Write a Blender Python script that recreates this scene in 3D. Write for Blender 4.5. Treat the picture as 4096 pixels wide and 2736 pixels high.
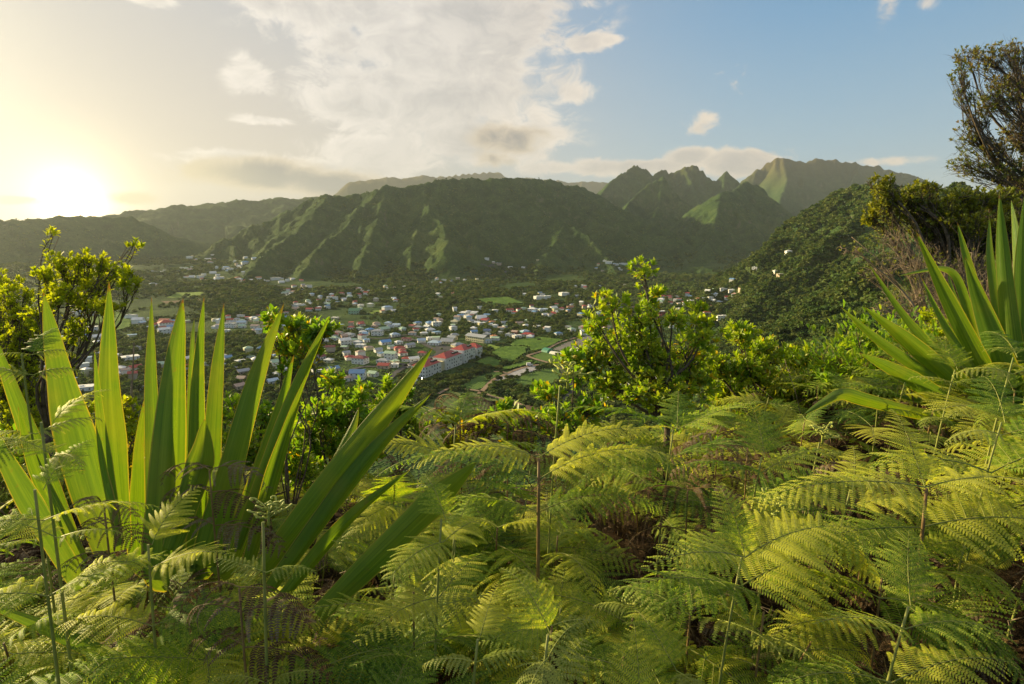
import bpy, math, random
import numpy as np
from mathutils import Vector, Matrix, Euler

SC = bpy.context.scene
COL = SC.collection
for o in list(bpy.data.objects):
    bpy.data.objects.remove(o)
random.seed(7)
rng = np.random.default_rng(7)
R = math.radians

# ------------------------------------------------------------------ camera
CAMZ = 120.0
LENS = 20.0
FPX = 4096 * LENS / 36.0
PITCH = math.atan((1368 - 950) / FPX)          # horizon sits at row 950 of 2736
cam_d = bpy.data.cameras.new('camera')
cam = bpy.data.objects.new('camera', cam_d)
COL.objects.link(cam)
cam.location = (0, 0, CAMZ)
cam.rotation_euler = (math.pi / 2 - PITCH, 0, 0)
cam_d.lens = LENS
cam_d.sensor_width = 36.0
cam_d.clip_start = 0.05
cam_d.clip_end = 60000
SC.camera = cam
CP, SP = math.cos(PITCH), math.sin(PITCH)

def ray(u, v):
    """direction of a photograph pixel (4096 x 2736), with unit depth along the camera axis"""
    a = (u - 2048) / FPX
    b = (1368 - v) / FPX
    return Vector((a, CP + SP * b, -SP + CP * b))

def at(u, v, d):                                # d = depth along the camera axis
    return Vector((0, 0, CAMZ)) + ray(u, v) * d

def atR(u, v, r):                               # r = horizontal distance
    k = ray(u, v)
    return Vector((0, 0, CAMZ)) + k * (r / math.hypot(k.x, k.y))

def onfloor(u, v, z=0.0):
    k = ray(u, v)
    t = (z - CAMZ) / k.z
    return Vector((k.x * t, k.y * t, z))

# ------------------------------------------------------------------ sun, sky, exposure
SUN = ray(292, 812).normalized()
SUN_EL = math.asin(SUN.z)
SUN_AZ = math.atan2(SUN.x, SUN.y)               # from +Y towards +X
sd = bpy.data.lights.new('sun', 'SUN')
so = bpy.data.objects.new('sun', sd)
COL.objects.link(so)
sd.energy = 5.0
sd.angle = R(0.6)
sd.color = (1.0, 0.79, 0.40)
LIGHT = Vector((math.sin(R(-60)), math.cos(R(-60)), math.tan(R(16.0)))).normalized()
so.rotation_euler = LIGHT.to_track_quat('Z', 'Y').to_euler()

SC.view_settings.view_transform = 'Standard'
SC.view_settings.look = 'None'
SC.view_settings.gamma = 1.0
SC.view_settings.use_curve_mapping = False
SC.view_settings.exposure = 1.27
SC.render.engine = 'CYCLES'
SC.cycles.use_denoising = True
SC.cycles.max_bounces = 7
SC.cycles.diffuse_bounces = 3
SC.cycles.glossy_bounces = 2
SC.cycles.transmission_bounces = 5
SC.cycles.volume_bounces = 1
SC.cycles.transparent_max_bounces = 6
SC.cycles.sample_clamp_indirect = 4.0

class NT:
    """small helper to write node trees as expressions"""
    def __init__(s, tree):
        s.t = tree; s.n = tree.nodes; s.l = tree.links
    def node(s, typ, **kw):
        n = s.n.new(typ)
        for k, v in kw.items():
            setattr(n, k, v)
        return n
    def put(s, sock, val):
        if isinstance(val, bpy.types.NodeSocket):
            s.l.new(val, sock)
        elif isinstance(val, (tuple, list)) and sock.type == 'RGBA' and len(val) == 3:
            sock.default_value = (*val, 1.0)
        else:
            sock.default_value = val
    def m(s, op, a, b=0.0, c=None, clamp=False):
        n = s.node('ShaderNodeMath', operation=op, use_clamp=clamp)
        s.put(n.inputs[0], a); s.put(n.inputs[1], b)
        if c is not None: s.put(n.inputs[2], c)
        return n.outputs[0]
    def vm(s, op, a, b=None, out=0):
        n = s.node('ShaderNodeVectorMath', operation=op)
        s.put(n.inputs[0], a)
        if b is not None: s.put(n.inputs[1], b)
        return n.outputs[out]
    def mix(s, f, a, b, mode='MIX'):
        n = s.node('ShaderNodeMix', data_type='RGBA', blend_type=mode)
        s.put(n.inputs[0], f); s.put(n.inputs[6], a); s.put(n.inputs[7], b)
        return n.outputs[2]
    def step(s, x, lo, hi, a=0.0, b=1.0):
        n = s.node('ShaderNodeMapRange', interpolation_type='SMOOTHSTEP')
        s.put(n.inputs[0], x); s.put(n.inputs[1], lo); s.put(n.inputs[2], hi)
        s.put(n.inputs[3], a); s.put(n.inputs[4], b)
        return n.outputs[0]
    def noise(s, vec, scale, detail=4.0, rough=0.55, dist=0.0):
        n = s.node('ShaderNodeTexNoise')
        if vec is not None: s.put(n.inputs['Vector'], vec)
        s.put(n.inputs['Scale'], scale); s.put(n.inputs['Detail'], detail)
        s.put(n.inputs['Roughness'], rough); s.put(n.inputs['Distortion'], dist)
        return n.outputs[0]
    def xyz(s, x, y, z):
        n = s.node('ShaderNodeCombineXYZ')
        s.put(n.inputs[0], x); s.put(n.inputs[1], y); s.put(n.inputs[2], z)
        return n.outputs[0]
    def sep(s, v):
        n = s.node('ShaderNodeSeparateXYZ'); s.put(n.inputs[0], v)
        return n.outputs
    def ramp(s, f, stops):
        n = s.node('ShaderNodeValToRGB'); s.put(n.inputs[0], f)
        e = n.color_ramp.elements
        while len(e) > 1: e.remove(e[-1])
        for i, (p, c) in enumerate(stops):
            q = e[0] if i == 0 else e.new(p)
            q.position = p; q.color = (*c, 1.0)
        return n.outputs[0]

def ae(u, v):
    """azimuth and elevation (degrees) of a photograph pixel"""
    k = ray(u, v)
    return math.degrees(math.atan2(k.x, k.y)), math.degrees(math.atan2(k.z, math.hypot(k.x, k.y)))

world = bpy.data.worlds.new('World')
SC.world = world
world.use_nodes = True
def build_world():
    nt = NT(world.node_tree)
    nt.n.clear()
    out = nt.node('ShaderNodeOutputWorld')
    sky = nt.node('ShaderNodeTexSky', sky_type='NISHITA')
    sky.sun_disc = False
    sky.sun_elevation = max(R(4.0), SUN_EL)
    sky.sun_rotation = SUN_AZ
    sky.air_density = 1.0; sky.dust_density = 0.6; sky.ozone_density = 2.0
    sky.altitude = 300
    d = nt.node('ShaderNodeTexCoord').outputs['Generated']
    dn = nt.vm('NORMALIZE', d)
    X, Y, Z = nt.sep(dn)
    el = nt.m('MULTIPLY', nt.m('ARCSINE', Z), 57.2958)
    az = nt.m('MULTIPLY', nt.m('ARCTAN2', X, Y), 57.2958)
    cosd = nt.vm('DOT_PRODUCT', dn, tuple(SUN), out=1)
    ang = nt.m('MULTIPLY', nt.m('ARCCOSINE', nt.m('MINIMUM', cosd, 0.99999)), 57.2958)
    # air: blue overhead, pale towards the horizon, warm and white round the sun
    e01 = nt.m('DIVIDE', nt.m('MAXIMUM', el, 0.0), 60.0)
    blue = nt.ramp(e01, [(0.0, (0.58, 0.70, 0.76)), (0.13, (0.40, 0.60, 0.76)), (0.30, (0.21, 0.45, 0.72)),
                         (0.48, (0.13, 0.33, 0.60)), (1.0, (0.12, 0.25, 0.44))])
    # the Nishita sky carries part of the colour and everything outside the frame
    nis = nt.vm('SCALE', sky.outputs[0]); nis.node.inputs[3].default_value = 0.10
    base = nt.mix(0.75, nis, blue)
    w1 = nt.step(ang, 66.0, 12.0)
    base = nt.mix(nt.m('MULTIPLY', w1, 0.95), base, nt.mix(nt.step(el, 32.0, 4.0), (0.52, 0.54, 0.565), (0.70, 0.625, 0.545)))
    g = nt.m('POWER', 2.71828, nt.m('MULTIPLY', nt.m('POWER', nt.m('DIVIDE', ang, 4.4), 1.2), -1.0))
    base = nt.mix(1.0, base, nt.mix(1.0, (0.42, 0.32, 0.12), nt.xyz(g, g, g), 'MULTIPLY'), 'ADD')
    g2 = nt.m('POWER', 2.71828, nt.m('MULTIPLY', nt.m('POWER', nt.m('DIVIDE', ang, 1.15), 1.0), -1.0))
    base = nt.mix(1.0, base, nt.mix(1.0, (12.0, 9.5, 5.0), nt.xyz(g2, g2, g2), 'MULTIPLY'), 'ADD')
    # clouds
    def blob(u0, v0, su, sv, p=1.0):
        a0, e0 = ae(u0, v0)
        a1, _ = ae(u0 + su, v0); _, e1 = ae(u0, v0 - sv)
        dx = nt.m('DIVIDE', nt.m('SUBTRACT', az, a0), a1 - a0)
        dy = nt.m('DIVIDE', nt.m('SUBTRACT', el, e0), e1 - e0)
        r2 = nt.m('ADD', nt.m('MULTIPLY', dx, dx), nt.m('MULTIPLY', dy, dy))
        return nt.m('MULTIPLY', nt.m('POWER', 2.71828, nt.m('MULTIPLY', r2, -1.0)), p)
    def total(bs):
        s = bs[0]
        for b in bs[1:]: s = nt.m('MAXIMUM', s, b)
        return s
    # coordinates on a high cloud layer, so the clouds flatten towards the horizon
    p2 = nt.xyz(nt.m('DIVIDE', az, 10.0), nt.m('DIVIDE', el, 6.5), 0.0)
    warp = nt.noise(p2, 0.8, 3.0, 0.6)
    warp2 = nt.noise(nt.vm('ADD', p2, (3.1, 9.7, 0.0)), 0.8, 3.0, 0.6)
    p3 = nt.vm('ADD', p2, nt.xyz(nt.m('MULTIPLY', warp, 1.1), nt.m('MULTIPLY', warp2, 1.1), 0.3))
    n1 = nt.noise(p3, 1.5, 11.0, 0.66)
    n2 = nt.noise(nt.vm('ADD', p3, (7.3, 2.1, 0.0)), 3.4, 9.0, 0.64)
    n3 = nt.noise(nt.vm('ADD', p3, (1.3, 5.1, 0.0)), 0.9, 3.0, 0.5)
    n1c = nt.m('MULTIPLY_ADD', n1, 1.9, -0.45)
    mass = total([blob(1380, 30, 420, 170), blob(1560, 180, 330, 170), nt.m('MULTIPLY', nt.step(el, 34.0, 48.0), 0.62), blob(1750, 330, 470, 300), blob(1900, 90, 430, 220), blob(1480, 420, 260, 120, .9),
                  blob(1120, 10, 230, 80, 0.8), blob(2150, 20, 250, 60, .75), blob(1900, 560, 330, 110), blob(1560, 620, 320, 90, .9),
                  blob(2330, 170, 110, 60, 0.72), blob(2430, 160, 120, 26, 0.5), blob(1010, 310, 110, 100, 0.62), blob(1060, 480, 150, 26, 0.66), blob(2300, 370, 130, 60, 0.5),
                  blob(950, 640, 230, 55, .75), blob(1300, 690, 420, 70, .85),
                  blob(2950, 320, 150, 90, 0.36), blob(2810, 500, 90, 90, .40), blob(3560, 30, 70, 90, 0.50), blob(3700, 10, 60, 40, 0.42), blob(620, 5, 110, 34, 0.55),
                  blob(2480, 672, 420, 40, 1.0), blob(2760, 622, 100, 44, 1.25), blob(2950, 650, 200, 60, 1.2), blob(3380, 655, 330, 22, .6)])
    raw = nt.m('ADD', nt.m('MULTIPLY', mass, 0.85), n1c)
    cov = nt.step(raw, 0.70, 1.02)
    cov = nt.m('MULTIPLY', cov, nt.step(mass, 0.06, 0.30))
    lit = nt.step(nt.m('ADD', nt.m('MULTIPLY', n2, 0.5), nt.m('MULTIPLY', n1, 0.5)), 0.38, 0.62)
    edge = nt.step(raw, 1.25, 0.85)
    body = nt.step(n3, 0.38, 0.62)
    shade = nt.m('MULTIPLY_ADD', edge, 0.45, nt.m('ADD', nt.m('MULTIPLY', lit, 0.42), nt.m('MULTIPLY', body, 0.16)), clamp=True)
    warmth = nt.step(az, 24.0, -14.0)
    ccol_d = nt.mix(warmth, (0.50, 0.46, 0.43), (0.56, 0.54, 0.515))
    ccol_l = nt.mix(warmth, (1.0, 0.83, 0.64), (1.08, 0.99, 0.88))
    ccol = nt.mix(shade, ccol_d, ccol_l)
    base = nt.mix(nt.m('MULTIPLY', cov, 0.92), base, ccol)
    # lower, greyer bank in front of the high clouds
    low = total([blob(1080, 705, 300, 66, 1.15), blob(1300, 735, 240, 60, 1.1), blob(560, 795, 120, 30, .75), blob(1420, 770, 130, 30, .8), blob(2040, 555, 150, 66, .85),
                 blob(1960, 640, 110, 40, .7), blob(40, 800, 160, 20, .6)])
    nl = nt.noise(p3, 2.3, 9.0, 0.60)
    lraw = nt.m('ADD', nt.m('MULTIPLY', low, 0.8), nt.m('MULTIPLY_ADD', nl, 1.4, -0.2))
    lcov = nt.m('MULTIPLY', nt.step(lraw, 0.62, 1.02), nt.step(low, .06, .4))
    lcol = nt.mix(nt.step(lraw, 0.75, 1.35), (0.80, 0.66, 0.48), (0.24, 0.24, 0.255))
    lcol = nt.mix(nt.step(ang, 16.0, 5.0), lcol, (0.80, 0.66, 0.42))
    base = nt.mix(nt.m('MULTIPLY', lcov, 0.88), base, lcol)
    bg = nt.node('ShaderNodeBackground')
    nt.put(bg.inputs[0], base)
    bg.inputs[1].default_value = 0.425
    nt.l.new(bg.outputs[0], out.inputs[0])
build_world()
world.cycles.sampling_method = 'AUTOMATIC'

# ------------------------------------------------------------------ numpy noise
_perm = np.random.default_rng(11).permutation(4096)
_grad = np.random.default_rng(12).uniform(-1, 1, (4096,))
def vnoise(x, y, seed=0):
    xi = np.floor(x).astype(np.int64); yi = np.floor(y).astype(np.int64)
    xf = x - xi; yf = y - yi
    u = xf * xf * xf * (xf * (xf * 6 - 15) + 10); v = yf * yf * yf * (yf * (yf * 6 - 15) + 10)
    def g(a, b):
        return _grad[_perm[(_perm[(a + seed * 17) & 4095] + b) & 4095]]
    n00 = g(xi, yi); n10 = g(xi + 1, yi); n01 = g(xi, yi + 1); n11 = g(xi + 1, yi + 1)
    return (n00 * (1 - u) + n10 * u) * (1 - v) + (n01 * (1 - u) + n11 * u) * v
def fbm(x, y, octs=4, seed=0, gain=0.5):
    s = 0; a = 1; t = 0
    for k in range(octs):
        s = s + a * vnoise(x * 2 ** k + 13.7 * k, y * 2 ** k - 7.1 * k, seed + k)
        t += a; a *= gain
    return s / t

# ------------------------------------------------------------------ object helpers
def tag(o, label=None, cat=None, group=None, kind=None):
    if label: o['label'] = label
    if cat: o['category'] = cat
    if group: o['group'] = group
    if kind: o['kind'] = kind
    return o
def empty(name, loc, label=None, cat=None, group=None, rz=0.0):
    o = bpy.data.objects.new(name, None)
    o.empty_display_size = 0.2
    COL.objects.link(o); o.location = loc; o.rotation_euler = (0, 0, rz)
    return tag(o, label, cat, group)
def link(name, me, parent=None, loc=None, rot=None, scale=None):
    o = bpy.data.objects.new(name, me)
    COL.objects.link(o)
    if parent is not None: o.parent = parent
    if loc is not None: o.location = loc
    if rot is not None: o.rotation_euler = rot
    if scale is not None: o.scale = scale if hasattr(scale, '__len__') else (scale,) * 3
    return o
def npmesh(name, V, F, mats=(), smooth=True, fmat=None):
    """V (n,3), F (m,k) array with k 3 or 4"""
    me = bpy.data.meshes.new(name)
    V = np.asarray(V, np.float32); F = np.asarray(F, np.int32)
    me.vertices.add(len(V)); me.vertices.foreach_set('co', V.ravel())
    k = F.shape[1]
    me.loops.add(F.size); me.loops.foreach_set('vertex_index', F.ravel())
    me.polygons.add(len(F))
    me.polygons.foreach_set('loop_start', np.arange(0, F.size, k, dtype=np.int32))
    me.polygons.foreach_set('loop_total', np.full(len(F), k, np.int32))
    if smooth: me.polygons.foreach_set('use_smooth', np.ones(len(F), bool))
    for m in mats: me.materials.append(m)
    if fmat is not None: me.polygons.foreach_set('material_index', np.asarray(fmat, np.int32))
    me.update(calc_edges=True)
    return me
class MB:
    """collects faces of any size, several materials, then becomes one mesh"""
    def __init__(s): s.v = []; s.f = []; s.m = []; s.sm = []
    def add(s, vs, fs, mi=0, smooth=False):
        b = len(s.v); s.v += [tuple(v) for v in vs]
        for f in fs: s.f.append([b + i for i in f]); s.m.append(mi); s.sm.append(smooth)
    def box(s, x0, x1, y0, y1, z0, z1, mi=0):
        s.add([(x0, y0, z0), (x1, y0, z0), (x1, y1, z0), (x0, y1, z0), (x0, y0, z1), (x1, y0, z1), (x1, y1, z1), (x0, y1, z1)],
              [(0, 3, 2, 1), (4, 5, 6, 7), (0, 1, 5, 4), (1, 2, 6, 5), (2, 3, 7, 6), (3, 0, 4, 7)], mi)
    def tube(s, pts, rads, n=6, mi=0, cap=True):
        pts = [Vector(p) for p in pts]; rings = []
        up = Vector((0.31, 0.17, 0.93))
        base = len(s.v)
        for i, p in enumerate(pts):
            t = (pts[min(i + 1, len(pts) - 1)] - pts[max(i - 1, 0)])
            if t.length < 1e-9: t = Vector((0, 0, 1))
            t.normalize()
            a = t.cross(up)
            if a.length < 1e-3: a = t.cross(Vector((1, 0, 0)))
            a.normalize(); b = t.cross(a)
            r = rads[i] if hasattr(rads, '__len__') else rads
            for k in range(n):
                q = 2 * math.pi * k / n
                s.v.append(tuple(p + a * (r * math.cos(q)) + b * (r * math.sin(q))))
        for i in range(len(pts) - 1):
            for k in range(n):
                s.f.append([base + i * n + k, base + i * n + (k + 1) % n, base + (i + 1) * n + (k + 1) % n, base + (i + 1) * n + k])
                s.m.append(mi); s.sm.append(True)
        if cap:
            s.f.append([base + (len(pts) - 1) * n + k for k in range(n)]); s.m.append(mi); s.sm.append(False)
            s.f.append([base + k for k in reversed(range(n))]); s.m.append(mi); s.sm.append(False)
    def mesh(s, name, mats):
        me = bpy.data.meshes.new(name)
        me.from_pydata(s.v, [], s.f)
        for m in mats: me.materials.append(m)
        me.polygons.foreach_set('material_index', s.m)
        me.polygons.foreach_set('use_smooth', s.sm)
        me.update()
        return me
    def obj(s, name, mats, parent=None, **kw):
        if not isinstance(mats, (list, tuple)): mats = [mats]
        return link(name, s.mesh(name, mats), parent, **kw)

ORD = ['leftmost', 'second from left', 'third from left', 'fourth from left', 'fifth from left', 'sixth from left', 'seventh from left', 'eighth from left', 'ninth from left', 'tenth from left',
       'eleventh from left', 'twelfth from left', 'thirteenth from left', 'fourteenth from left', 'fifteenth from left', 'sixteenth from left', 'seventeenth from left', 'eighteenth from left']
def single_out(items):
    """items: (object, column in the photograph, label); equal labels get their place from left to right"""
    from collections import defaultdict
    dd = defaultdict(list)
    for it in items: dd[it[2]].append(it)
    for l, its in dd.items():
        its.sort(key=lambda t: t[1])
        for k, (o, u, _) in enumerate(its):
            if len(its) == 1: t = l
            else:
                w = (ORD[k] if k < len(ORD) else '%dth from left' % (k + 1)) if len(its) > 2 else ('left one' if k == 0 else 'right one')
                t = ' '.join((l.split())[:16 - len(w.split())]).rstrip(',') + ', ' + w
            o['label'] = t
# ------------------------------------------------------------------ terrain
# ridge lines: (pixel column, pixel row, horizontal distance in m); slope; gully wavelength; gully depth
RIDGES = [
 # far left ridge under the sun
 ([(-900, 925, 2300), (-400, 905, 2450), (0, 886, 2600), (300, 868, 2750), (520, 868, 2800), (600, 905, 2760), (690, 985, 2700), (780, 1040, 2600)], 0.42, 150, 26),
 ([(250, 880, 4000), (450, 852, 4050), (600, 838, 4100), (800, 815, 4200), (1000, 797, 4300), (1240, 787, 4400), (1400, 780, 4600)], 0.40, 200, 40),
 # central mountain
 ([(860, 965, 2300), (1000, 905, 2350), (1140, 845, 2350), (1250, 800, 2350), (1325, 776, 2300), (1430, 775, 2300), (1540, 743, 2250), (1650, 737, 2250), (1760, 718, 2300),
   (1870, 707, 2330), (1990, 709, 2380), (2090, 706, 2400), (2150, 716, 2520), (2230, 727, 2650), (2270, 745, 2720), (2305, 738, 2760), (2345, 756, 2820), (2400, 778, 2900)], 0.80, 120, 26),
 ([(1325, 776, 2300), (1240, 870, 2080), (1130, 960, 1900), (1040, 1040, 1700), (980, 1100, 1500)], 0.62, 90, 16),
 ([(1545, 743, 2250), (1525, 830, 2030), (1480, 950, 1800), (1445, 1060, 1560), (1400, 1140, 1380)], 0.66, 90, 16),
 ([(1540, 743, 2250), (1470, 800, 2120), (1380, 900, 1950), (1270, 1000, 1720), (1200, 1100, 1480)], 0.64, 90, 14),
 ([(1770, 718, 2300), (1740, 800, 2130), (1690, 880, 1950), (1650, 980, 1750), (1640, 1080, 1530)], 0.64, 90, 14),
 ([(2090, 706, 2400), (2075, 780, 2260), (2150, 840, 2110), (2260, 888, 1980), (2350, 950, 1880), (2420, 1030, 1760), (2470, 1090, 1600)], 0.70, 90, 16),
 ([(2260, 888, 1980), (2215, 970, 1800), (2170, 1040, 1650), (2140, 1105, 1440)], 0.6, 70, 12),
 ([(2075, 780, 2260), (1990, 860, 2060), (1920, 940, 1850), (1880, 1040, 1600)], 0.64, 70, 12),
 ([(1960, 1150, 1420), (2080, 1112, 1450), (2200, 1095, 1490), (2330, 1100, 1520), (2430, 1130, 1480)], 0.42, 60, 8),
 # dark peaks behind the pass
 ([(2380, 800, 3600), (2420, 755, 3700), (2460, 710, 3800), (2505, 680, 3900), (2550, 661, 4000), (2590, 682, 4100), (2612, 698, 4150), (2650, 672, 4250), (2690, 690, 4300),
   (2735, 668, 4300), (2785, 664, 4300), (2825, 698, 4250), (2862, 722, 4200), (2885, 700, 4200), (2905, 684, 4200), (2930, 706, 4200), (2962, 734, 4150)], 1.15, 120, 52),
 ([(2650, 711, 3250), (2600, 732, 3200), (2560, 762, 3120), (2500, 835, 2950), (2450, 915, 2780), (2425, 1000, 2600)], 1.1, 80, 30),
 ([(2650, 711, 3250), (2700, 770, 3150), (2750, 850, 3000), (2775, 930, 2850)], 1.1, 80, 30),
 ([(2650, 711, 3250), (2640, 800, 3050), (2600, 900, 2800), (2570, 990, 2600)], 0.85, 70, 26),
 ([(2740, 668, 4300), (2780, 760, 3950), (2810, 850, 3600)], 0.9, 80, 30),
 ([(2550, 661, 4000), (2530, 760, 3800), (2480, 850, 3500)], 0.9, 80, 30),
 # pyramid peak right of the pass
 ([(3040, 745, 3100), (2990, 726, 3000), (2960, 738, 2900), (2935, 760, 2800), (2900, 762, 2720), (2870, 783, 2680), (2820, 845, 2600), (2760, 912, 2500), (2700, 965, 2400), (2650, 1000, 2330)], 1.1, 85, 26),
 ([(2890, 765, 2720), (2868, 850, 2480), (2850, 930, 2280), (2820, 1000, 2100), (2760, 1060, 1950)], 0.72, 70, 24),
 ([(2990, 726, 3000), (3040, 800, 2850), (3100, 880, 2700), (3160, 950, 2550)], 1.0, 80, 26),
 ([(2620, 1120, 1800), (2700, 1085, 1800), (2800, 1072, 1780), (2900, 1085, 1740), (2960, 1110, 1700)], 0.45, 60, 10),
 # far massif on the right
 ([(2920, 770, 5300), (2975, 718, 5350), (3020, 680, 5400), (3075, 643, 5450), (3130, 624, 5500), (3170, 638, 5500), (3225, 646, 5550), (3260, 634, 5600), (3350, 640, 5650), (3400, 642, 5700),
   (3440, 654, 5750), (3500, 658, 5800), (3560, 672, 5850), (3640, 696, 5900), (3700, 714, 6000), (3780, 742, 6100), (3860, 772, 6200), (4000, 800, 6400), (4300, 830, 6800)], 1.0, 330, 170),
 ([(3130, 624, 5500), (3150, 720, 5000), (3120, 800, 4500)], 0.9, 150, 60),
 ([(3440, 654, 5750), (3400, 740, 5200), (3330, 840, 4600)], 0.85, 150, 60),
 ([(3640, 696, 5900), (3560, 780, 5300), (3460, 850, 4800)], 0.85, 150, 60),
 # distant backs
 ([(1400, 725, 8200), (1470, 718, 8200), (1550, 706, 8200), (1600, 712, 8200), (1660, 706, 8200), (1690, 697, 8200), (1735, 706, 8200), (1800, 702, 8400), (1900, 690, 8800), (1960, 684, 9000), (2000, 688, 9000), (2040, 716, 9000)], 0.8, 300, 30),
 ([(2110, 700, 9400), (2200, 712, 9400), (2300, 718, 9400), (2420, 717, 9400), (2450, 724, 9400), (2600, 760, 9400)], 0.8, 300, 60),
 # right wall of the valley
 ([(3330, 800, 1080), (3380, 770, 1060), (3450, 757, 1030), (3560, 763, 960), (3700, 770, 860), (3850, 775, 740), (4000, 780, 600), (4250, 800, 430), (4600, 830, 300)], 0.84, 95, 26),
 ([(3560, 763, 960), (3350, 930, 860), (3180, 1090, 780)], 0.72, 60, 12),
 ([(3850, 775, 740), (3650, 950, 640), (3420, 1130, 560), (3240, 1260, 520)], 0.70, 60, 12),
 ([(4200, 800, 470), (3900, 1050, 400), (3650, 1220, 360)], 0.70, 50, 9),
]
def seg_eval():
    out = []
    for pts, slope, lam, amp in RIDGES:
        P = [atR(u, v, r) for u, v, r in pts]
        out.append((np.array([tuple(p) for p in P]), slope, lam, amp))
    # the spur the camera stands on, tied back to the right wall
    out.append((np.array([(330, 120, 215), (190, -10, 170), (90, -40, 142), (10, -8.0, 118.4), (-40, -22, 108), (-120, -60, 80)], float), 0.78, 40, 4))
    return out
SEGS = seg_eval()
def auto_spurs():
    """side ridges falling from the long crests towards the valley, the way rain cuts them"""
    rd = random.Random(5); out = []
    for ri, step, drop, side, dmin in [(0, 190, .30, .62, 1500), (1, 230, .30, .6, 2500), (2, 88, .40, .85, 1450), (11, 105, .62, 1.05, 2500), (12, 95, .62, 1.05, 2200), (17, 90, .6, 1.0, 1900), (21, 250, .52, 1.0, 3600),
                                       (7, 95, .52, .9, 1500), (4, 110, .5, .85, 1400), (3, 120, .5, .8, 1500), (27, 120, .55, .82, 400)]:
        if ri >= len(SEGS): continue
        P = SEGS[ri][0]; s = step * .5; 
        for i in range(len(P) - 1):
            a, b = P[i], P[i + 1]; L = math.hypot(*(b - a)[:2]); t = s
            while t < L:
                p = a + (b - a) * t / L
                d = (b - a)[:2] / L; n = np.array([-d[1], d[0]])
                for sg in ((1, -1) if ri in (7, 4, 3) else (1 if np.dot(n, -p[:2]) > 0 else -1,)):
                    m = n * sg; ang = rd.uniform(-.42, .42); c_, s_ = math.cos(ang), math.sin(ang)
                    m = np.array([m[0] * c_ - m[1] * s_, m[0] * s_ + m[1] * c_])
                    k = drop * rd.uniform(.82, 1.2); Ltot = max(60, (p[2] - 25) / k) * rd.uniform(.7, 1.0)
                    pts = [p - np.array([0, 0, 4])]; q = p.copy(); q[2] -= 4; bend = rd.uniform(-.25, .25)
                    for j in range(4):
                        stp = Ltot / 4; c2, s2 = math.cos(bend * (j + 1) / 2), math.sin(bend * (j + 1) / 2)
                        mm = np.array([m[0] * c2 - m[1] * s2, m[0] * s2 + m[1] * c2])
                        q = q + np.array([mm[0] * stp, mm[1] * stp, -k * stp * (1.25 - .17 * j) + rd.uniform(-.05, .05) * stp])
                        pts.append(q.copy())
                    out.append((np.array(pts), side * rd.uniform(.9, 1.15)))
                t += step * rd.uniform(.7, 1.35)
            s = t - L
    return out
SPURS = auto_spurs()

def smax(a, b, k):
    h = np.clip(0.5 + 0.5 * (a - b) / k, 0, 1)
    return b * (1 - h) + a * h + k * h * (1 - h)

def floor_h(x, y):
    r = np.hypot(x, y)
    rise = 0.034 * np.maximum(0, r - 950)
    lump = fbm(x / 260, y / 260, 3, 5) * 26 * np.clip((r - 900) / 900, 0, 1)
    return rise + lump

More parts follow.
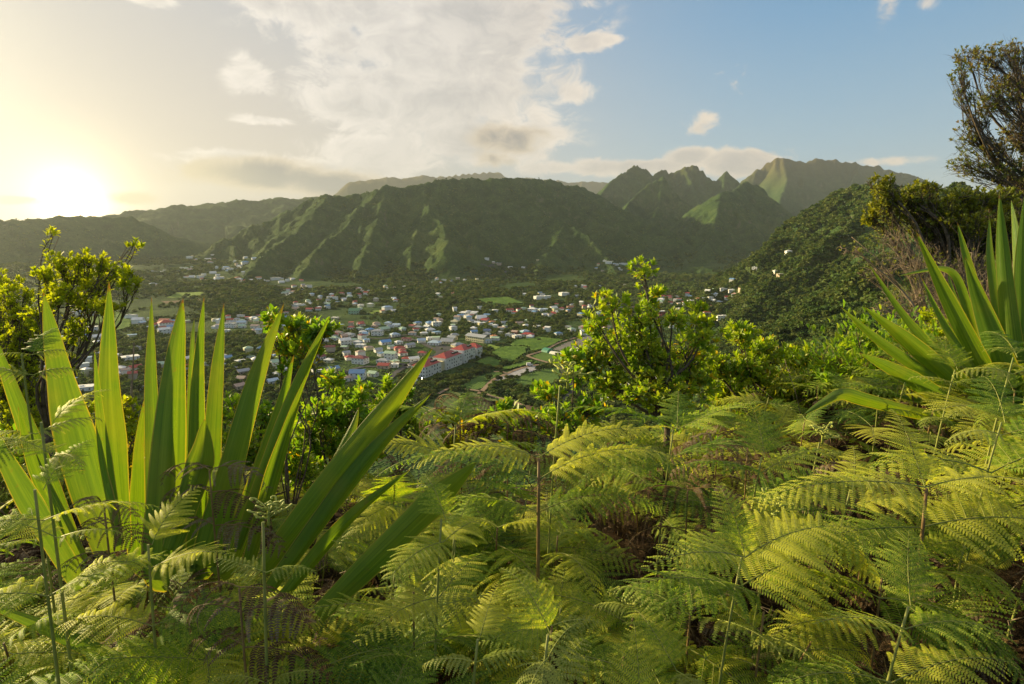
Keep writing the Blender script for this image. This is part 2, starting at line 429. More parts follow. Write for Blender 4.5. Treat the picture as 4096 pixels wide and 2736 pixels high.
def terrain(x, y, detail=True):
    x = np.asarray(x, float); y = np.asarray(y, float)
    wx = x + fbm(x / 170, y / 170, 3, 21) * 46 * np.clip((np.hypot(x, y) - 250) / 500, 0, 1)
    wy = y + fbm(x / 170, y / 170, 3, 31) * 46 * np.clip((np.hypot(x, y) - 250) / 500, 0, 1)
    h = floor_h(x, y)
    for ri, (P, slope, lam, amp) in enumerate(SEGS):
        best = np.full(x.shape, 1e9); bz = np.zeros(x.shape); bs = np.zeros(x.shape)
        s0 = 0.0
        for i in range(len(P) - 1):
            ax, ay, az_ = P[i]; bx, by, bz_ = P[i + 1]
            dx, dy = bx - ax, by - ay
            L2 = dx * dx + dy * dy; L = math.sqrt(L2)
            # the crest itself is not warped, only its flanks
            t = np.clip(((x - ax) * dx + (y - ay) * dy) / L2, 0, 1)
            d = np.hypot(x - ax - t * dx, y - ay - t * dy)
            zz = az_ + t * (bz_ - az_)
            m = (zz - slope * d) > (bz - slope * best)
            best = np.where(m, d, best); bz = np.where(m, zz, bz); bs = np.where(m, s0 + t * L, bs)
            s0 += L
        d = best
        k = np.clip(d / (lam * 1.2), 0, 1)
        w = (wx - x) * 0.9 + (wy - y) * 0.6
        g = 1 - np.abs(vnoise((bs + w * k) / lam + ri * 9.1, d / (lam * 5.0) + ri, 40 + ri)) * 2.6
        g2 = 1 - np.abs(vnoise((bs + w * 1.5 * k) / (lam * 0.42) + ri * 5.1, d / (lam * 2.2), 60 + ri)) * 2.6
        fl = slope * d * (1 + 0.10 * vnoise(wx / 300, wy / 300, 77))
        # steep near the crest, flattening towards the foot
        hr = bz - fl + amp * 0.5 * (1 - np.exp(-d / lam)) + 1.2 * amp * k * (g * 0.75 + g2 * 0.42 - 0.62)
        h = smax(hr, h, np.clip(amp * 0.35, 3, 22))
    shp = h.shape; hf_ = h.ravel().copy(); xf_ = (x * .35 + wx * .65).ravel(); yf_ = (y * .35 + wy * .65).ravel()
    order_x = np.argsort(xf_); xs_ = xf_[order_x]
    for P, slope in SPURS:
        R_ = float(P[:, 2].max()) / slope
        i0, i1 = np.searchsorted(xs_, [P[:, 0].min() - R_, P[:, 0].max() + R_])
        sel = order_x[i0:i1]
        sel = sel[(yf_[sel] > P[:, 1].min() - R_) & (yf_[sel] < P[:, 1].max() + R_)]
        if not len(sel): continue
        X = xf_[sel]; Y = yf_[sel]; best = np.full(len(sel), -1e9)
        for i in range(len(P) - 1):
            ax, ay, az_ = P[i]; dx, dy, dz_ = P[i + 1] - P[i]
            t = np.clip(((X - ax) * dx + (Y - ay) * dy) / (dx * dx + dy * dy), 0, 1)
            best = np.maximum(best, az_ + t * dz_ - slope * np.hypot(X - ax - t * dx, Y - ay - t * dy))
        hf_[sel] = smax(best, hf_[sel], 6.0)
    h = hf_.reshape(shp)
    if detail:
        r = np.hypot(x, y)
        up = np.clip((h - floor_h(x, y)) / 30, 0, 1)
        h = h + up * (fbm(x / 60, y / 60, 4, 91, 0.6) * 20 + fbm(x / 13, y / 13, 3, 95, 0.7) * 5.0 * np.clip((r - 60) / 200, 0, 1))
    # the shelf in front of the camera
    r = np.hypot(x, y)
    near = near_ground(x, y)
    w = np.clip((r - 7.0) / 11, 0, 1); w = w * w * (3 - 2 * w)
    return near * (1 - w) + h * w

def canopy_rel(x, y):
    """height of the bracken tops relative to the camera"""
    x = np.asarray(x, float); y = np.asarray(y, float)
    z = -1.20 - 0.075 * y + 0.42 * np.clip(x - 1.6, 0, 2.2) + 0.02 * np.clip(x, 0, 1.6) 
    z = z - 0.78 * np.maximum(0, y - 5.1 - 0.25 * np.clip(x, 0, 4)) ** 1.05
    return z
def near_ground(x, y):
    return CAMZ + np.clip(canopy_rel(x, y), -14, 6) - 0.95

def ground_z(x, y):
    return float(terrain(np.array([float(x)]), np.array([float(y)]))[0])

def build_terrain():
    az = np.radians(np.linspace(-52, 52, 700))
    r = np.concatenate([np.geomspace(0.6, 12, 45)[:-1], np.geomspace(12, 230, 90)[:-1], np.geomspace(230, 3200, 520)[:-1], np.geomspace(3200, 7000, 110)[:-1], np.geomspace(7000, 11200, 40)])
    A, Rr = np.meshgrid(az, r)
    X = Rr * np.sin(A); Y = Rr * np.cos(A)
    Z = terrain(X, Y)
    far = np.clip((Rr - 9700) / 1400, 0, 1)
    Z = Z * (1 - far) + far * 20
    global TOPZ
    TOPZ = float(Z.max())
    nr, na = X.shape
    idx = np.arange(nr * na).reshape(nr, na)
    F = np.stack([idx[:-1, :-1], idx[:-1, 1:], idx[1:, 1:], idx[1:, :-1]], -1).reshape(-1, 4)
    me = npmesh('terrain', np.stack([X, Y, Z], -1).reshape(-1, 3), F, [M_TERRAIN])
    o = link('terrain', me)
    tag(o, kind='structure')
    # the land beside and behind the camera, coarse
    az = np.radians(np.linspace(52, 308, 90)); r = np.geomspace(0.6, 2900, 60)
    A, Rr = np.meshgrid(az, r)
    X = Rr * np.sin(A); Y = Rr * np.cos(A); Z = terrain(X, Y, False)
    Z = np.minimum(Z, CAMZ + 160)
    nr, na = X.shape
    idx = np.arange(nr * na).reshape(nr, na)
    F = np.stack([idx[:-1, :-1], idx[:-1, 1:], idx[1:, 1:], idx[1:, :-1]], -1).reshape(-1, 4)
    o = link('terrain', npmesh('terrain_behind', np.stack([X, Y, Z], -1).reshape(-1, 3), F, [M_TERRAIN]))
    tag(o, kind='structure')

def mat(name):
    m = bpy.data.materials.new(name); m.use_nodes = True
    nt = NT(m.node_tree); nt.n.clear()
    out = nt.node('ShaderNodeOutputMaterial')
    return m, nt, out
def principled(nt, out, col, rough=0.8, bump=None, dist=0.1, strength=1.0, spec=0.3, **kw):
    b = nt.node('ShaderNodeBsdfPrincipled')
    nt.put(b.inputs['Base Color'], col); nt.put(b.inputs['Roughness'], rough)
    nt.put(b.inputs['Specular IOR Level'], spec)
    if bump is not None:
        n = nt.node('ShaderNodeBump'); nt.put(n.inputs['Height'], bump)
        n.inputs['Distance'].default_value = dist; n.inputs['Strength'].default_value = strength
        nt.l.new(n.outputs[0], b.inputs['Normal'])
    nt.l.new(b.outputs[0], out.inputs[0])
    return b

def make_terrain_mat():
    m, nt, out = mat('forest_slope')
    P = nt.node('ShaderNodeNewGeometry').outputs['Position']
    big = nt.noise(P, 0.004, 5, 0.6)
    mid = nt.noise(P, 0.022, 5, 0.65)
    fine = nt.noise(P, 0.11, 4, 0.7)
    vo = nt.node('ShaderNodeTexVoronoi'); nt.put(vo.inputs['Vector'], P); vo.inputs['Scale'].default_value = 0.45
    vor = vo.outputs['Distance']
    c = nt.ramp(nt.m('ADD', nt.m('MULTIPLY', mid, 0.6), nt.m('MULTIPLY', fine, 0.4)),
                [(0.32, (0.014, 0.034, 0.011)), (0.47, (0.038, 0.078, 0.021)), (0.60, (0.072, 0.120, 0.030)), (0.75, (0.105, 0.150, 0.040))])
    c = nt.mix(nt.step(big, 0.52, 0.70, 0.0, 0.7), c, (0.105, 0.140, 0.040))
    # crowns read as cells
    c = nt.mix(nt.step(vor, 0.35, 0.75, 0.0, 0.55), c, (0.012, 0.024, 0.010), 'MIX')
    # rock shows where it is steepest
    N = nt.node('ShaderNodeNewGeometry').outputs['True Normal']
    nz = nt.sep(N)[2]
    rock = nt.m('MULTIPLY', nt.step(nz, 0.58, 0.40), nt.step(mid, 0.5, 0.62))
    c = nt.mix(nt.m('MULTIPLY', rock, 0.6), c, (0.13, 0.11, 0.085))
    # high ground carries dry grass and bare earth
    pz = nt.sep(P)[2]
    c = nt.mix(nt.m('MULTIPLY', nt.step(pz, 430, 800), 0.6), c, (0.15, 0.105, 0.050))
    hgt = nt.m('SUBTRACT', nt.m('MULTIPLY', fine, 1.2), vor)
    principled(nt, out, c, 0.95, hgt, 4.0, 0.55, 0.05)
    return m
M_TERRAIN = make_terrain_mat()
build_terrain()

def build_haze():
    mb = MB(); mb.box(-11500, 11500, -3000, 12000, -40, TOPZ + 14)
    m, nt, out = mat('haze')
    # air (blue, even in all directions) and dust (pale gold, scattering forward round the sun)
    v = nt.node('ShaderNodeVolumePrincipled')
    v.inputs['Color'].default_value = (0.42, 0.68, 1.0, 1)
    v.inputs['Density'].default_value = 0.000036
    v.inputs['Anisotropy'].default_value = 0.05
    w = nt.node('ShaderNodeVolumePrincipled')
    w.inputs['Color'].default_value = (1.0, 0.72, 0.32, 1)
    w.inputs['Density'].default_value = 0.000023
    w.inputs['Anisotropy'].default_value = 0.86
    ad = nt.node('ShaderNodeAddShader')
    nt.l.new(v.outputs[0], ad.inputs[0]); nt.l.new(w.outputs[0], ad.inputs[1])
    nt.l.new(ad.outputs[0], out.inputs['Volume'])
    o = mb.obj('haze', m)
    tag(o, kind='stuff')
# ------------------------------------------------------------------ scattering
def leaf_mat(name, cols, trans=0.45, tcol_gain=(1.25, 1.15, 0.35), rough=0.5, scale=3.0, spec=0.25, obj_var=0.35, stops=None, gain=1.0):
    """two-sided leaf: diffuse + light coming through; the colour varies by plant and over each plant"""
    m, nt, out = mat(name)
    P = nt.node('ShaderNodeNewGeometry').outputs['Position']
    rnd = nt.node('ShaderNodeObjectInfo').outputs['Random']
    ri = nt.node('ShaderNodeNewGeometry').outputs['Random Per Island']
    n = nt.noise(P, scale, 2, 0.6)
    f = nt.m('ADD', nt.m('MULTIPLY', rnd, obj_var), nt.m('ADD', nt.m('MULTIPLY', ri, 0.3), nt.m('MULTIPLY', n, 0.7 - obj_var + 0.2)), clamp=True)
    k = len(cols)
    c = nt.ramp(f, [(0.25 + 0.5 * i / max(1, k - 1), tuple(x * gain for x in cc)) for i, cc in enumerate(cols)])
    b = nt.node('ShaderNodeBsdfPrincipled')
    nt.put(b.inputs['Base Color'], c); nt.put(b.inputs['Roughness'], rough); nt.put(b.inputs['Specular IOR Level'], spec)
    t = nt.node('ShaderNodeBsdfTranslucent')
    tc = nt.vm('MULTIPLY', c, tuple(tcol_gain))
    nt.put(t.inputs['Color'], tc)
    mx = nt.node('ShaderNodeMixShader'); mx.inputs[0].default_value = trans
    nt.l.new(b.outputs[0], mx.inputs[1]); nt.l.new(t.outputs[0], mx.inputs[2])
    nt.l.new(mx.outputs[0], out.inputs[0])
    return m

M_CROWN = leaf_mat('crown_leaves', [(0.026, 0.055, 0.014), (0.052, 0.100, 0.022), (0.092, 0.145, 0.030), (0.12, 0.15, 0.040)], 0.25, (1.2, 1.1, 0.4), 0.7, 0.02, 0.1, 0.55)
def make_bark(name, a, b):
    m, nt, out = mat(name)
    T = nt.node('ShaderNodeTexCoord').outputs['Object']
    n = nt.noise(T, 18, 5, 0.65)
    principled(nt, out, nt.ramp(n, [(0.3, a), (0.7, b)]), 0.9, n, 0.02, 0.8, 0.1)
    return m
M_BARK = make_bark('bark', (0.05, 0.038, 0.026), (0.17, 0.135, 0.10))
M_TWIG = make_bark('pale_twig', (0.14, 0.105, 0.07), (0.34, 0.27, 0.20))

def rot_rand(n, r):
    """random rotation matrices"""
    q = r.normal(size=(n, 4)); q /= np.linalg.norm(q, axis=1)[:, None]
    w, x, y, z = q.T
    return np.stack([np.stack([1 - 2 * (y * y + z * z), 2 * (x * y - z * w), 2 * (x * z + y * w)], -1),
                     np.stack([2 * (x * y + z * w), 1 - 2 * (x * x + z * z), 2 * (y * z - x * w)], -1),
                     np.stack([2 * (x * z - y * w), 2 * (y * z + x * w), 1 - 2 * (x * x + y * y)], -1)], -2)

def crown_mesh(name, n, seed, lobes=7, leaf=0.13, flat=0.75, palm=False):
    """unit crown (radius about 1): leaf clumps spread over several lobes, standing on z = 0"""
    r = np.random.default_rng(seed)
    C = r.normal(size=(lobes, 3)) * (0.42, 0.42, 0.26); C[0] = 0
    RAD = r.uniform(0.38, 0.62, lobes)
    k = r.integers(0, lobes, n)
    d = r.normal(size=(n, 3)); d /= np.linalg.norm(d, axis=1)[:, None]
    d[:, 2] = np.where(d[:, 2] < -0.35, -d[:, 2], d[:, 2])
    p = C[k] + d * (RAD[k] * r.uniform(0.78, 1.08, n))[:, None]
    M = rot_rand(n, r)
    s = leaf * r.uniform(0.6, 1.5, n)
    q = np.array([[-1, -0.6, 0], [0.9, -0.7, 0.25], [1.1, 0.6, 0], [-0.8, 0.8, 0.3]])
    V = p[:, None, :] + np.einsum('nij,kj->nki', M, q) * s[:, None, None]
    V = V.reshape(-1, 3); V[:, 2] = V[:, 2] * flat + 0.75
    F = np.arange(n * 4).reshape(n, 4)
    return V, F

def rock_ball(seed, rr=0.6):
    import bmesh
    bm = bmesh.new(); bmesh.ops.create_icosphere(bm, subdivisions=2, radius=rr)
    V = np.array([v.co[:] for v in bm.verts]); F = np.array([[v.index for v in f.verts] for f in bm.faces]); bm.free()
    V = V * (1 + 0.35 * vnoise(V[:, 0:1] * 3 + seed, V[:, 1:2] * 3 + V[:, 2:3] * 2.1, seed))
    V[:, 2] = V[:, 2] * 0.8 + 0.75
    return V, F
def crown_asset(name, n, seed, **kw):
    V, F = crown_mesh(name, n, seed, **kw)
    V2, F2 = rock_ball(seed)
    Vt = np.concatenate([V, V2]); F2q = np.concatenate([F2, F2[:, :1]], 1)   # triangles become quads with a repeated corner below
    me = bpy.data.meshes.new(name)
    faces = [list(map(int, f)) for f in F] + [list(map(int, f + len(V))) for f in F2]
    me.from_pydata([tuple(v) for v in Vt], [], faces)
    me.materials.append(M_CROWN); me.update()
    return me

CROWNS = [crown_asset('crown_%d' % i, 260, 100 + i, lobes=5 + i % 4, leaf=0.15) for i in range(4)]
FARCROWNS = [crown_asset('far_crown_%d' % i, 70, 200 + i, lobes=4 + i % 3, leaf=0.24) for i in range(4)]

def scatter(name, pts, scales, assets, kind='stuff', rots=None, parent=None, tilt=None):
    """one object: points whose geometry nodes put an asset mesh on each"""
    n = len(pts)
    me = bpy.data.meshes.new(name)
    me.vertices.add(n); me.vertices.foreach_set('co', np.asarray(pts, np.float32).ravel())
    a = me.attributes.new('size', 'FLOAT_VECTOR', 'POINT'); sc = np.asarray(scales, np.float32)
    if sc.ndim == 1: sc = np.repeat(sc[:, None], 3, 1)
    a.data.foreach_set('vector', sc.ravel())
    rr = np.zeros((n, 3), np.float32)
    rr[:, 2] = rng.uniform(0, 6.28, n) if rots is None else rots
    if tilt is not None: rr[:, :2] = tilt
    a = me.attributes.new('turn', 'FLOAT_VECTOR', 'POINT'); a.data.foreach_set('vector', rr.ravel())
    a = me.attributes.new('pick', 'INT', 'POINT'); a.data.foreach_set('value', rng.integers(0, len(assets), n).astype(np.int32))
    o = link(name, me, parent); tag(o, kind=kind)
    g = bpy.data.node_groups.new(name, 'GeometryNodeTree')
    g.interface.new_socket('Geometry', in_out='INPUT', socket_type='NodeSocketGeometry')
    g.interface.new_socket('Geometry', in_out='OUTPUT', socket_type='NodeSocketGeometry')
    N, L = g.nodes, g.links
    gi = N.new('NodeGroupInput'); go = N.new('NodeGroupOutput')
    join = N.new('GeometryNodeJoinGeometry')
    def attr(nm, typ):
        x = N.new('GeometryNodeInputNamedAttribute'); x.data_type = typ; x.inputs[0].default_value = nm
        return x.outputs[0]
    for i, am in enumerate(assets):
        src = bpy.data.objects.new(name + '_asset', am)       # never linked: only a source for the points
        oi = N.new('GeometryNodeObjectInfo'); oi.inputs[0].default_value = src
        cmp_ = N.new('FunctionNodeCompare'); cmp_.data_type = 'INT'; cmp_.operation = 'EQUAL'
        L.new(attr('pick', 'INT'), cmp_.inputs[2]); cmp_.inputs[3].default_value = i
        iop = N.new('GeometryNodeInstanceOnPoints')
        L.new(gi.outputs[0], iop.inputs['Points']); L.new(cmp_.outputs[0], iop.inputs['Selection'])
        L.new(oi.outputs['Geometry'], iop.inputs['Instance'])
        L.new(attr('turn', 'FLOAT_VECTOR'), iop.inputs['Rotation']); L.new(attr('size', 'FLOAT_VECTOR'), iop.inputs['Scale'])
        L.new(iop.outputs[0], join.inputs[0])
    L.new(join.outputs[0], go.inputs[0])
    md = o.modifiers.new('scatter', 'NODES'); md.node_group = g
    return o

def polar_points(n, az0, az1, r0, r1, power=1.0):
    a = np.radians(rng.uniform(az0, az1, n))
    # density falls with distance so that the crowns keep an even spacing in view
    t = rng.uniform(0, 1, n)
    r = r0 * (r1 / r0) ** (t ** power)
    return r * np.sin(a), r * np.cos(a), r

def build_forest():
    # mountain sides, nearer than about 2.5 km
    for name, n, r0, r1, az0, az1, assets, s0, s1 in [
            ('forest', 34000, 45, 480, 3, 50, CROWNS, 1.8, 4.0),
            ('forest', 60000, 420, 1250, 8, 50, FARCROWNS, 2.6, 5.2),
            ('forest', 15000, 1150, 2700, -46, 36, FARCROWNS, 1.5, 3.2)]:
        x, y, r = polar_points(n, az0, az1, r0, r1, 0.85)
        z = terrain(x, y)
        hf = z - floor_h(x, y)
        dens = fbm(x / 90, y / 90, 3, 301)
        keep = (hf > 9) & (dens > -0.42)
        x, y, z, r = x[keep], y[keep], z[keep], r[keep]
        s = rng.uniform(s0, s1, len(x)) * (0.85 + 0.5 * fbm(x / 120, y / 120, 2, 303))
        s *= np.clip(r / (0.5 * (r0 + r1)), 0.75, 1.2)
        scatter(name, np.stack([x, y, z - s * 0.35], -1), np.stack([s, s, s * rng.uniform(0.8, 1.25, len(s))], -1), assets)
build_forest()
# ------------------------------------------------------------------ valley floor: fields, roads, houses, trees
def hit(us, vs, rmax=6500):
    """where the rays through photograph pixels meet the terrain"""
    us = np.asarray(us, float); vs = np.asarray(vs, float)
    K = np.array([tuple(ray(a, b)) for a, b in zip(us, vs)])
    hr = np.hypot(K[:, 0], K[:, 1]); K = K / hr[:, None]
    rs = np.geomspace(120, rmax, 420)
    RR = np.repeat(rs[None], len(us), 0)
    X = K[:, :1] * RR; Y = K[:, 1:2] * RR; Z = CAMZ + K[:, 2:] * RR
    T = terrain(X.ravel(), Y.ravel()).reshape(X.shape)
    below = Z < T
    i = np.argmax(below, 1); i[~below.any(1)] = len(rs) - 1; i = np.maximum(i, 1)
    a = np.arange(len(us)); d0 = Z[a, i - 1] - T[a, i - 1]; d1 = Z[a, i] - T[a, i]
    f = d0 / np.maximum(d0 - d1, 1e-6)
    r = rs[i - 1] + (rs[i] - rs[i - 1]) * np.clip(f, 0, 1)
    return K[:, 0] * r, K[:, 1] * r, r
def proj(x, y, z):
    dz = z - CAMZ
    depth = y * CP - dz * SP; upc = y * SP + dz * CP
    return 2048 + FPX * x / depth, 1368 - FPX * upc / depth
def inpoly(u, v, poly):
    inside = np.zeros(u.shape, bool); n = len(poly)
    for i in range(n):
        x0, y0 = poly[i]; x1, y1 = poly[(i + 1) % n]
        c = ((y0 > v) != (y1 > v)) & (u < (x1 - x0) * (v - y0) / (y1 - y0 + 1e-9) + x0)
        inside ^= c
    return inside
def C6(x, y): return 900 + x / 2.935, 1150 + y / 2.935
def C5(x, y): return 1600 + x / 2.935, 1250 + y / 2.935
def C2(x, y): return 1200 + x / 1.677, 600 + y / 1.677
def C1(x, y): return x / 1.677, 400 + y / 1.677
def C4(x, y): return x / 1.306, 1100 + y / 1.306
def C7(x, y): return 2300 + x / 1.96, 1000 + y / 1.96

def field_mat(name, a, b, rows=0.0, rowcol=None, ang=0.0, width=0.5, bump=0.5):
    m, nt, out = mat(name)
    P = nt.node('ShaderNodeNewGeometry').outputs['Position']
    n = nt.noise(P, 0.05, 5, 0.65); n2 = nt.noise(P, 0.9, 3, 0.7)
    c = nt.mix(nt.step(nt.m('ADD', nt.m('MULTIPLY', n, .6), nt.m('MULTIPLY', n2, .4)), 0.38, 0.62), a, b)
    h = n2
    if rows:
        X, Y, Z = nt.sep(P)
        t = nt.m('ADD', nt.m('MULTIPLY', X, math.cos(ang)), nt.m('MULTIPLY', Y, math.sin(ang)))
        t = nt.m('ADD', t, nt.m('MULTIPLY', n, 2.0))
        w = nt.m('FRACT', nt.m('DIVIDE', t, rows))
        st = nt.m('MULTIPLY', nt.step(w, 0.0, 0.12), nt.step(w, width + .12, width))
        c = nt.mix(nt.m('MULTIPLY', st, .85), c, rowcol); h = nt.m('ADD', nt.m('MULTIPLY', st, .8), n2)
    principled(nt, out, c, 0.9, h, bump, 0.8, 0.08)
    return m
FIELDS = []
def build_fields():
    G1 = field_mat('cane_field', (0.060, 0.125, 0.022), (0.110, 0.190, 0.030), bump=1.2)
    G2 = field_mat('row_crop', (0.045, 0.095, 0.022), (0.085, 0.150, 0.030), 2.6, (0.11, 0.19, 0.04), 0.55)
    G3 = field_mat('fallow_field', (0.085, 0.105, 0.038), (0.125, 0.150, 0.050), 5.5, (0.070, 0.120, 0.030), 0.5)
    BR = field_mat('bare_soil', (0.105, 0.072, 0.048), (0.150, 0.105, 0.070))
    MU = field_mat('plastic_mulch', (0.15, 0.13, 0.11), (0.20, 0.17, 0.15), 1.9, (0.58, 0.60, 0.66), 1.35, .55)
    ST = field_mat('strip_plots', (0.11, 0.10, 0.085), (0.17, 0.155, 0.135), 4.2, (0.27, 0.26, 0.26), 1.15, .4)
    LG = field_mat('lawn', (0.12, 0.20, 0.03), (0.17, 0.24, 0.045))
    AS = field_mat('asphalt', (0.050, 0.052, 0.056), (0.075, 0.076, 0.080), bump=.05)
    DP = field_mat('dirt_track', (0.20, 0.145, 0.10), (0.28, 0.21, 0.15), bump=.1)
    polys = [
        ('field', G1, C5, [(1060, 480), (1160, 420), (1260, 400), (1380, 395), (1500, 410), (1490, 480), (1320, 600), (1200, 575)]),
        ('field', G1, C5, [(1270, 395), (1350, 330), (1640, 292), (1930, 325), (1700, 440), (1520, 470), (1500, 405)]),
        ('field', G1, C5, [(860, 590), (1050, 520), (1230, 600), (1110, 655), (960, 620)]),
        ('field', G2, C5, [(1300, 800), (1440, 745), (1740, 655), (1860, 640), (1900, 800), (1620, 905), (1400, 870)]),
        ('field', G2, C5, [(680, 880), (850, 770), (1120, 692), (1230, 712), (1060, 800), (1000, 880), (900, 920)]),
        ('field', G3, C5, [(-250, 1330), (100, 1174), (350, 1060), (560, 925), (900, 945), (1000, 1000), (1300, 1040), (1500, 1200), (1400, 1500), (200, 1500)]),
        ('field', LG, C5, [(990, 985), (1090, 955), (1210, 1000), (1160, 1025)]),
        ('field', BR, C5, [(1000, 1035), (1300, 1045), (1650, 1120), (1600, 1300), (1200, 1300)]),
        ('field', BR, C5, [(20, 925), (170, 905), (215, 960), (60, 1005)]),
        ('field', MU, C5, [(1090, 800), (1190, 825), (1240, 792), (1430, 742), (1720, 642), (1550, 628), (1400, 662), (1200, 742)]),
        ('field', ST, C5, [(1770, 440), (1950, 350), (2200, 272), (2330, 285), (2160, 400), (1960, 468)]),
        ('field', G2, C5, [(1540, 512), (1690, 455), (1830, 500), (1850, 570), (1760, 592), (1590, 548)]),
        ('field', G2, C5, [(1990, 560), (2250, 540), (2348, 600), (2600, 800), (2348, 900), (2080, 830), (1920, 650)]),
        ('field', G1, C5, [(1150, 660), (1400, 600), (1530, 560), (1660, 600), (1400, 650), (1230, 695)]),
        ('field', LG, C5, [(985, 405), (1050, 372), (1200, 402), (1130, 445), (1030, 420)]),
        ('yard', AS, C5, [(395, 400), (480, 366), (560, 390), (715, 425), (560, 470), (480, 485), (420, 470)]),
        ('field', LG, C1, [(1185, 1292), (1370, 1284), (1372, 1314), (1235, 1326), (1110, 1332)]),
        ('field', BR, C1, [(1070, 1350), (1350, 1336), (1360, 1356), (1110, 1368)]),
        ('field', LG, C2, [(462, 1082), (560, 1068), (560, 1096), (465, 1100)]),
        ('field', G1, C2, [(1160, 1000), (1400, 985), (1500, 1030), (1300, 1052)]),
        ('field', G1, C4, [(560, 235), (690, 220), (690, 275), (570, 300)]),
        ('field', G1, C1, [(520, 1450), (800, 1420), (850, 1470), (600, 1530)]),
        ('field', LG, C6, [(1090, 740), (1180, 700), (1230, 790), (1130, 820)]),
        ('field', G1, C6, [(430, 600), (620, 570), (700, 640), (500, 680)]),
    ]
    for name, m, C, pl in polys:
        pix = [C(*p) for p in pl]; FIELDS.append(pix)
        n = 22
        us = np.array([p[0] for p in pix]); vs = np.array([p[1] for p in pix])
        x, y, r = hit(us, vs)
        # a grid over the plot, clipped to its outline, resting on the land
        x0, x1, y0, y1 = x.min(), x.max(), y.min(), y.max()
        st = max(2.2, (y1 - y0) / 70, (x1 - x0) / 70)
        gx, gy = np.meshgrid(np.arange(x0, x1 + st, st), np.arange(y0, y1 + st, st))
        ins = inpoly(gx, gy, list(zip(x, y)))
        gz = terrain(gx, gy) + 0.35 + (0.9 if m in (G1,) else 0)
        idx = np.arange(gx.size).reshape(gx.shape)
        q = ins[:-1, :-1] & ins[:-1, 1:] & ins[1:, 1:] & ins[1:, :-1]
        F = np.stack([idx[:-1, :-1], idx[:-1, 1:], idx[1:, 1:], idx[1:, :-1]], -1)[q]
        if len(F) == 0: continue
        if m is G1: gz = gz + rng.uniform(-.5, .5, gz.shape)
        o = link(name, npmesh(name, np.stack([gx, gy, gz], -1).reshape(-1, 3), F, [m])); tag(o, kind='structure')
    def strip(name, m, C, pl, w):
        pix = [C(*p) for p in pl]
        x, y, r = hit([p[0] for p in pix], [p[1] for p in pix])
        P = catmull2([(a, b) for a, b in zip(x, y)], 14)
        V, F = [], []
        for i, (a, b) in enumerate(P):
            t = np.array(P[min(i + 1, len(P) - 1)]) - np.array(P[max(0, i - 1)]); t = t / (np.linalg.norm(t) + 1e-9)
            for s in (-1, 1):
                xx, yy = a - t[1] * w * s / 2, b + t[0] * w * s / 2; V.append((xx, yy, 0))
            if i: F.append((2 * i - 2, 2 * i - 1, 2 * i + 1, 2 * i))
        V = np.array(V); V[:, 2] = terrain(V[:, 0], V[:, 1]) + 0.55 + (0.06 if m is AS else 0)
        o = link(name, npmesh(name, V, F, [m])); tag(o, kind='structure')
        ROADS.append(np.array(P))
    strip('dirt_path', DP, C5, [(930, 960), (1010, 880), (1090, 800), (1210, 742), (1400, 665), (1560, 628), (1740, 600), (1620, 560), (1500, 515), (1560, 490), (1700, 445), (1860, 360), (2060, 300)], 4.0)
    strip('dirt_path', DP, C5, [(450, 960), (600, 890), (760, 905), (940, 930), (1080, 990), (1300, 1040), (1450, 1100)], 3.0)
    strip('dirt_path', DP, C5, [(1100, 700), (1180, 700), (1260, 715)], 2.4)
    strip('road', AS, C5, [(1870, 620), (1930, 720), (2000, 830), (2040, 900), (1960, 1000), (1860, 1100)], 4.5)
    strip('road', AS, C5, [(-140, 800), (-60, 720), (60, 640), (140, 600), (330, 540), (460, 470), (330, 400), (215, 340), (60, 300)], 6)
    strip('road', AS, C6, [(1250, 770), (1215, 710), (1160, 690)], 5)
    strip('road', AS, C6, [(1100, 570), (1270, 500), (1330, 520), (1600, 590), (1900, 600), (2150, 560), (2340, 600)], 5)
    strip('road', AS, C6, [(1400, 1000), (1600, 940), (1800, 930), (2060, 900), (2130, 930)], 5)
    strip('road', AS, C6, [(0, 420), (150, 350), (230, 350), (300, 400), (420, 400)], 5)
    strip('road', AS, C1, [(1700, 1240), (1800, 1245), (1950, 1250), (2100, 1265), (2200, 1300)], 7)
    strip('road', AS, C2, [(1215, 770), (1260, 780), (1310, 790), (1380, 815), (1350, 840)], 6)
ROADS = []
def catmull2(P, n):
    return [(p.x, p.y) for p in catmull([(a, b, 0) for a, b in P], n * (len(P) - 1) // 2 + 4)]
def catmull(P, n):
    P = [Vector(p) for p in P]
    P = [P[0] * 2 - P[1]] + P + [P[-1] * 2 - P[-2]]
    out = []; segs = len(P) - 3
    for i in range(n + 1):
        t = i / n * segs; k = min(int(t), segs - 1); f = t - k
        a, b, c, d = P[k:k + 4]
        out.append(0.5 * ((2 * b) + (-a + c) * f + (2 * a - 5 * b + 4 * c - d) * f * f + (-a + 3 * b - 3 * c + d) * f ** 3))
    return out
build_fields()

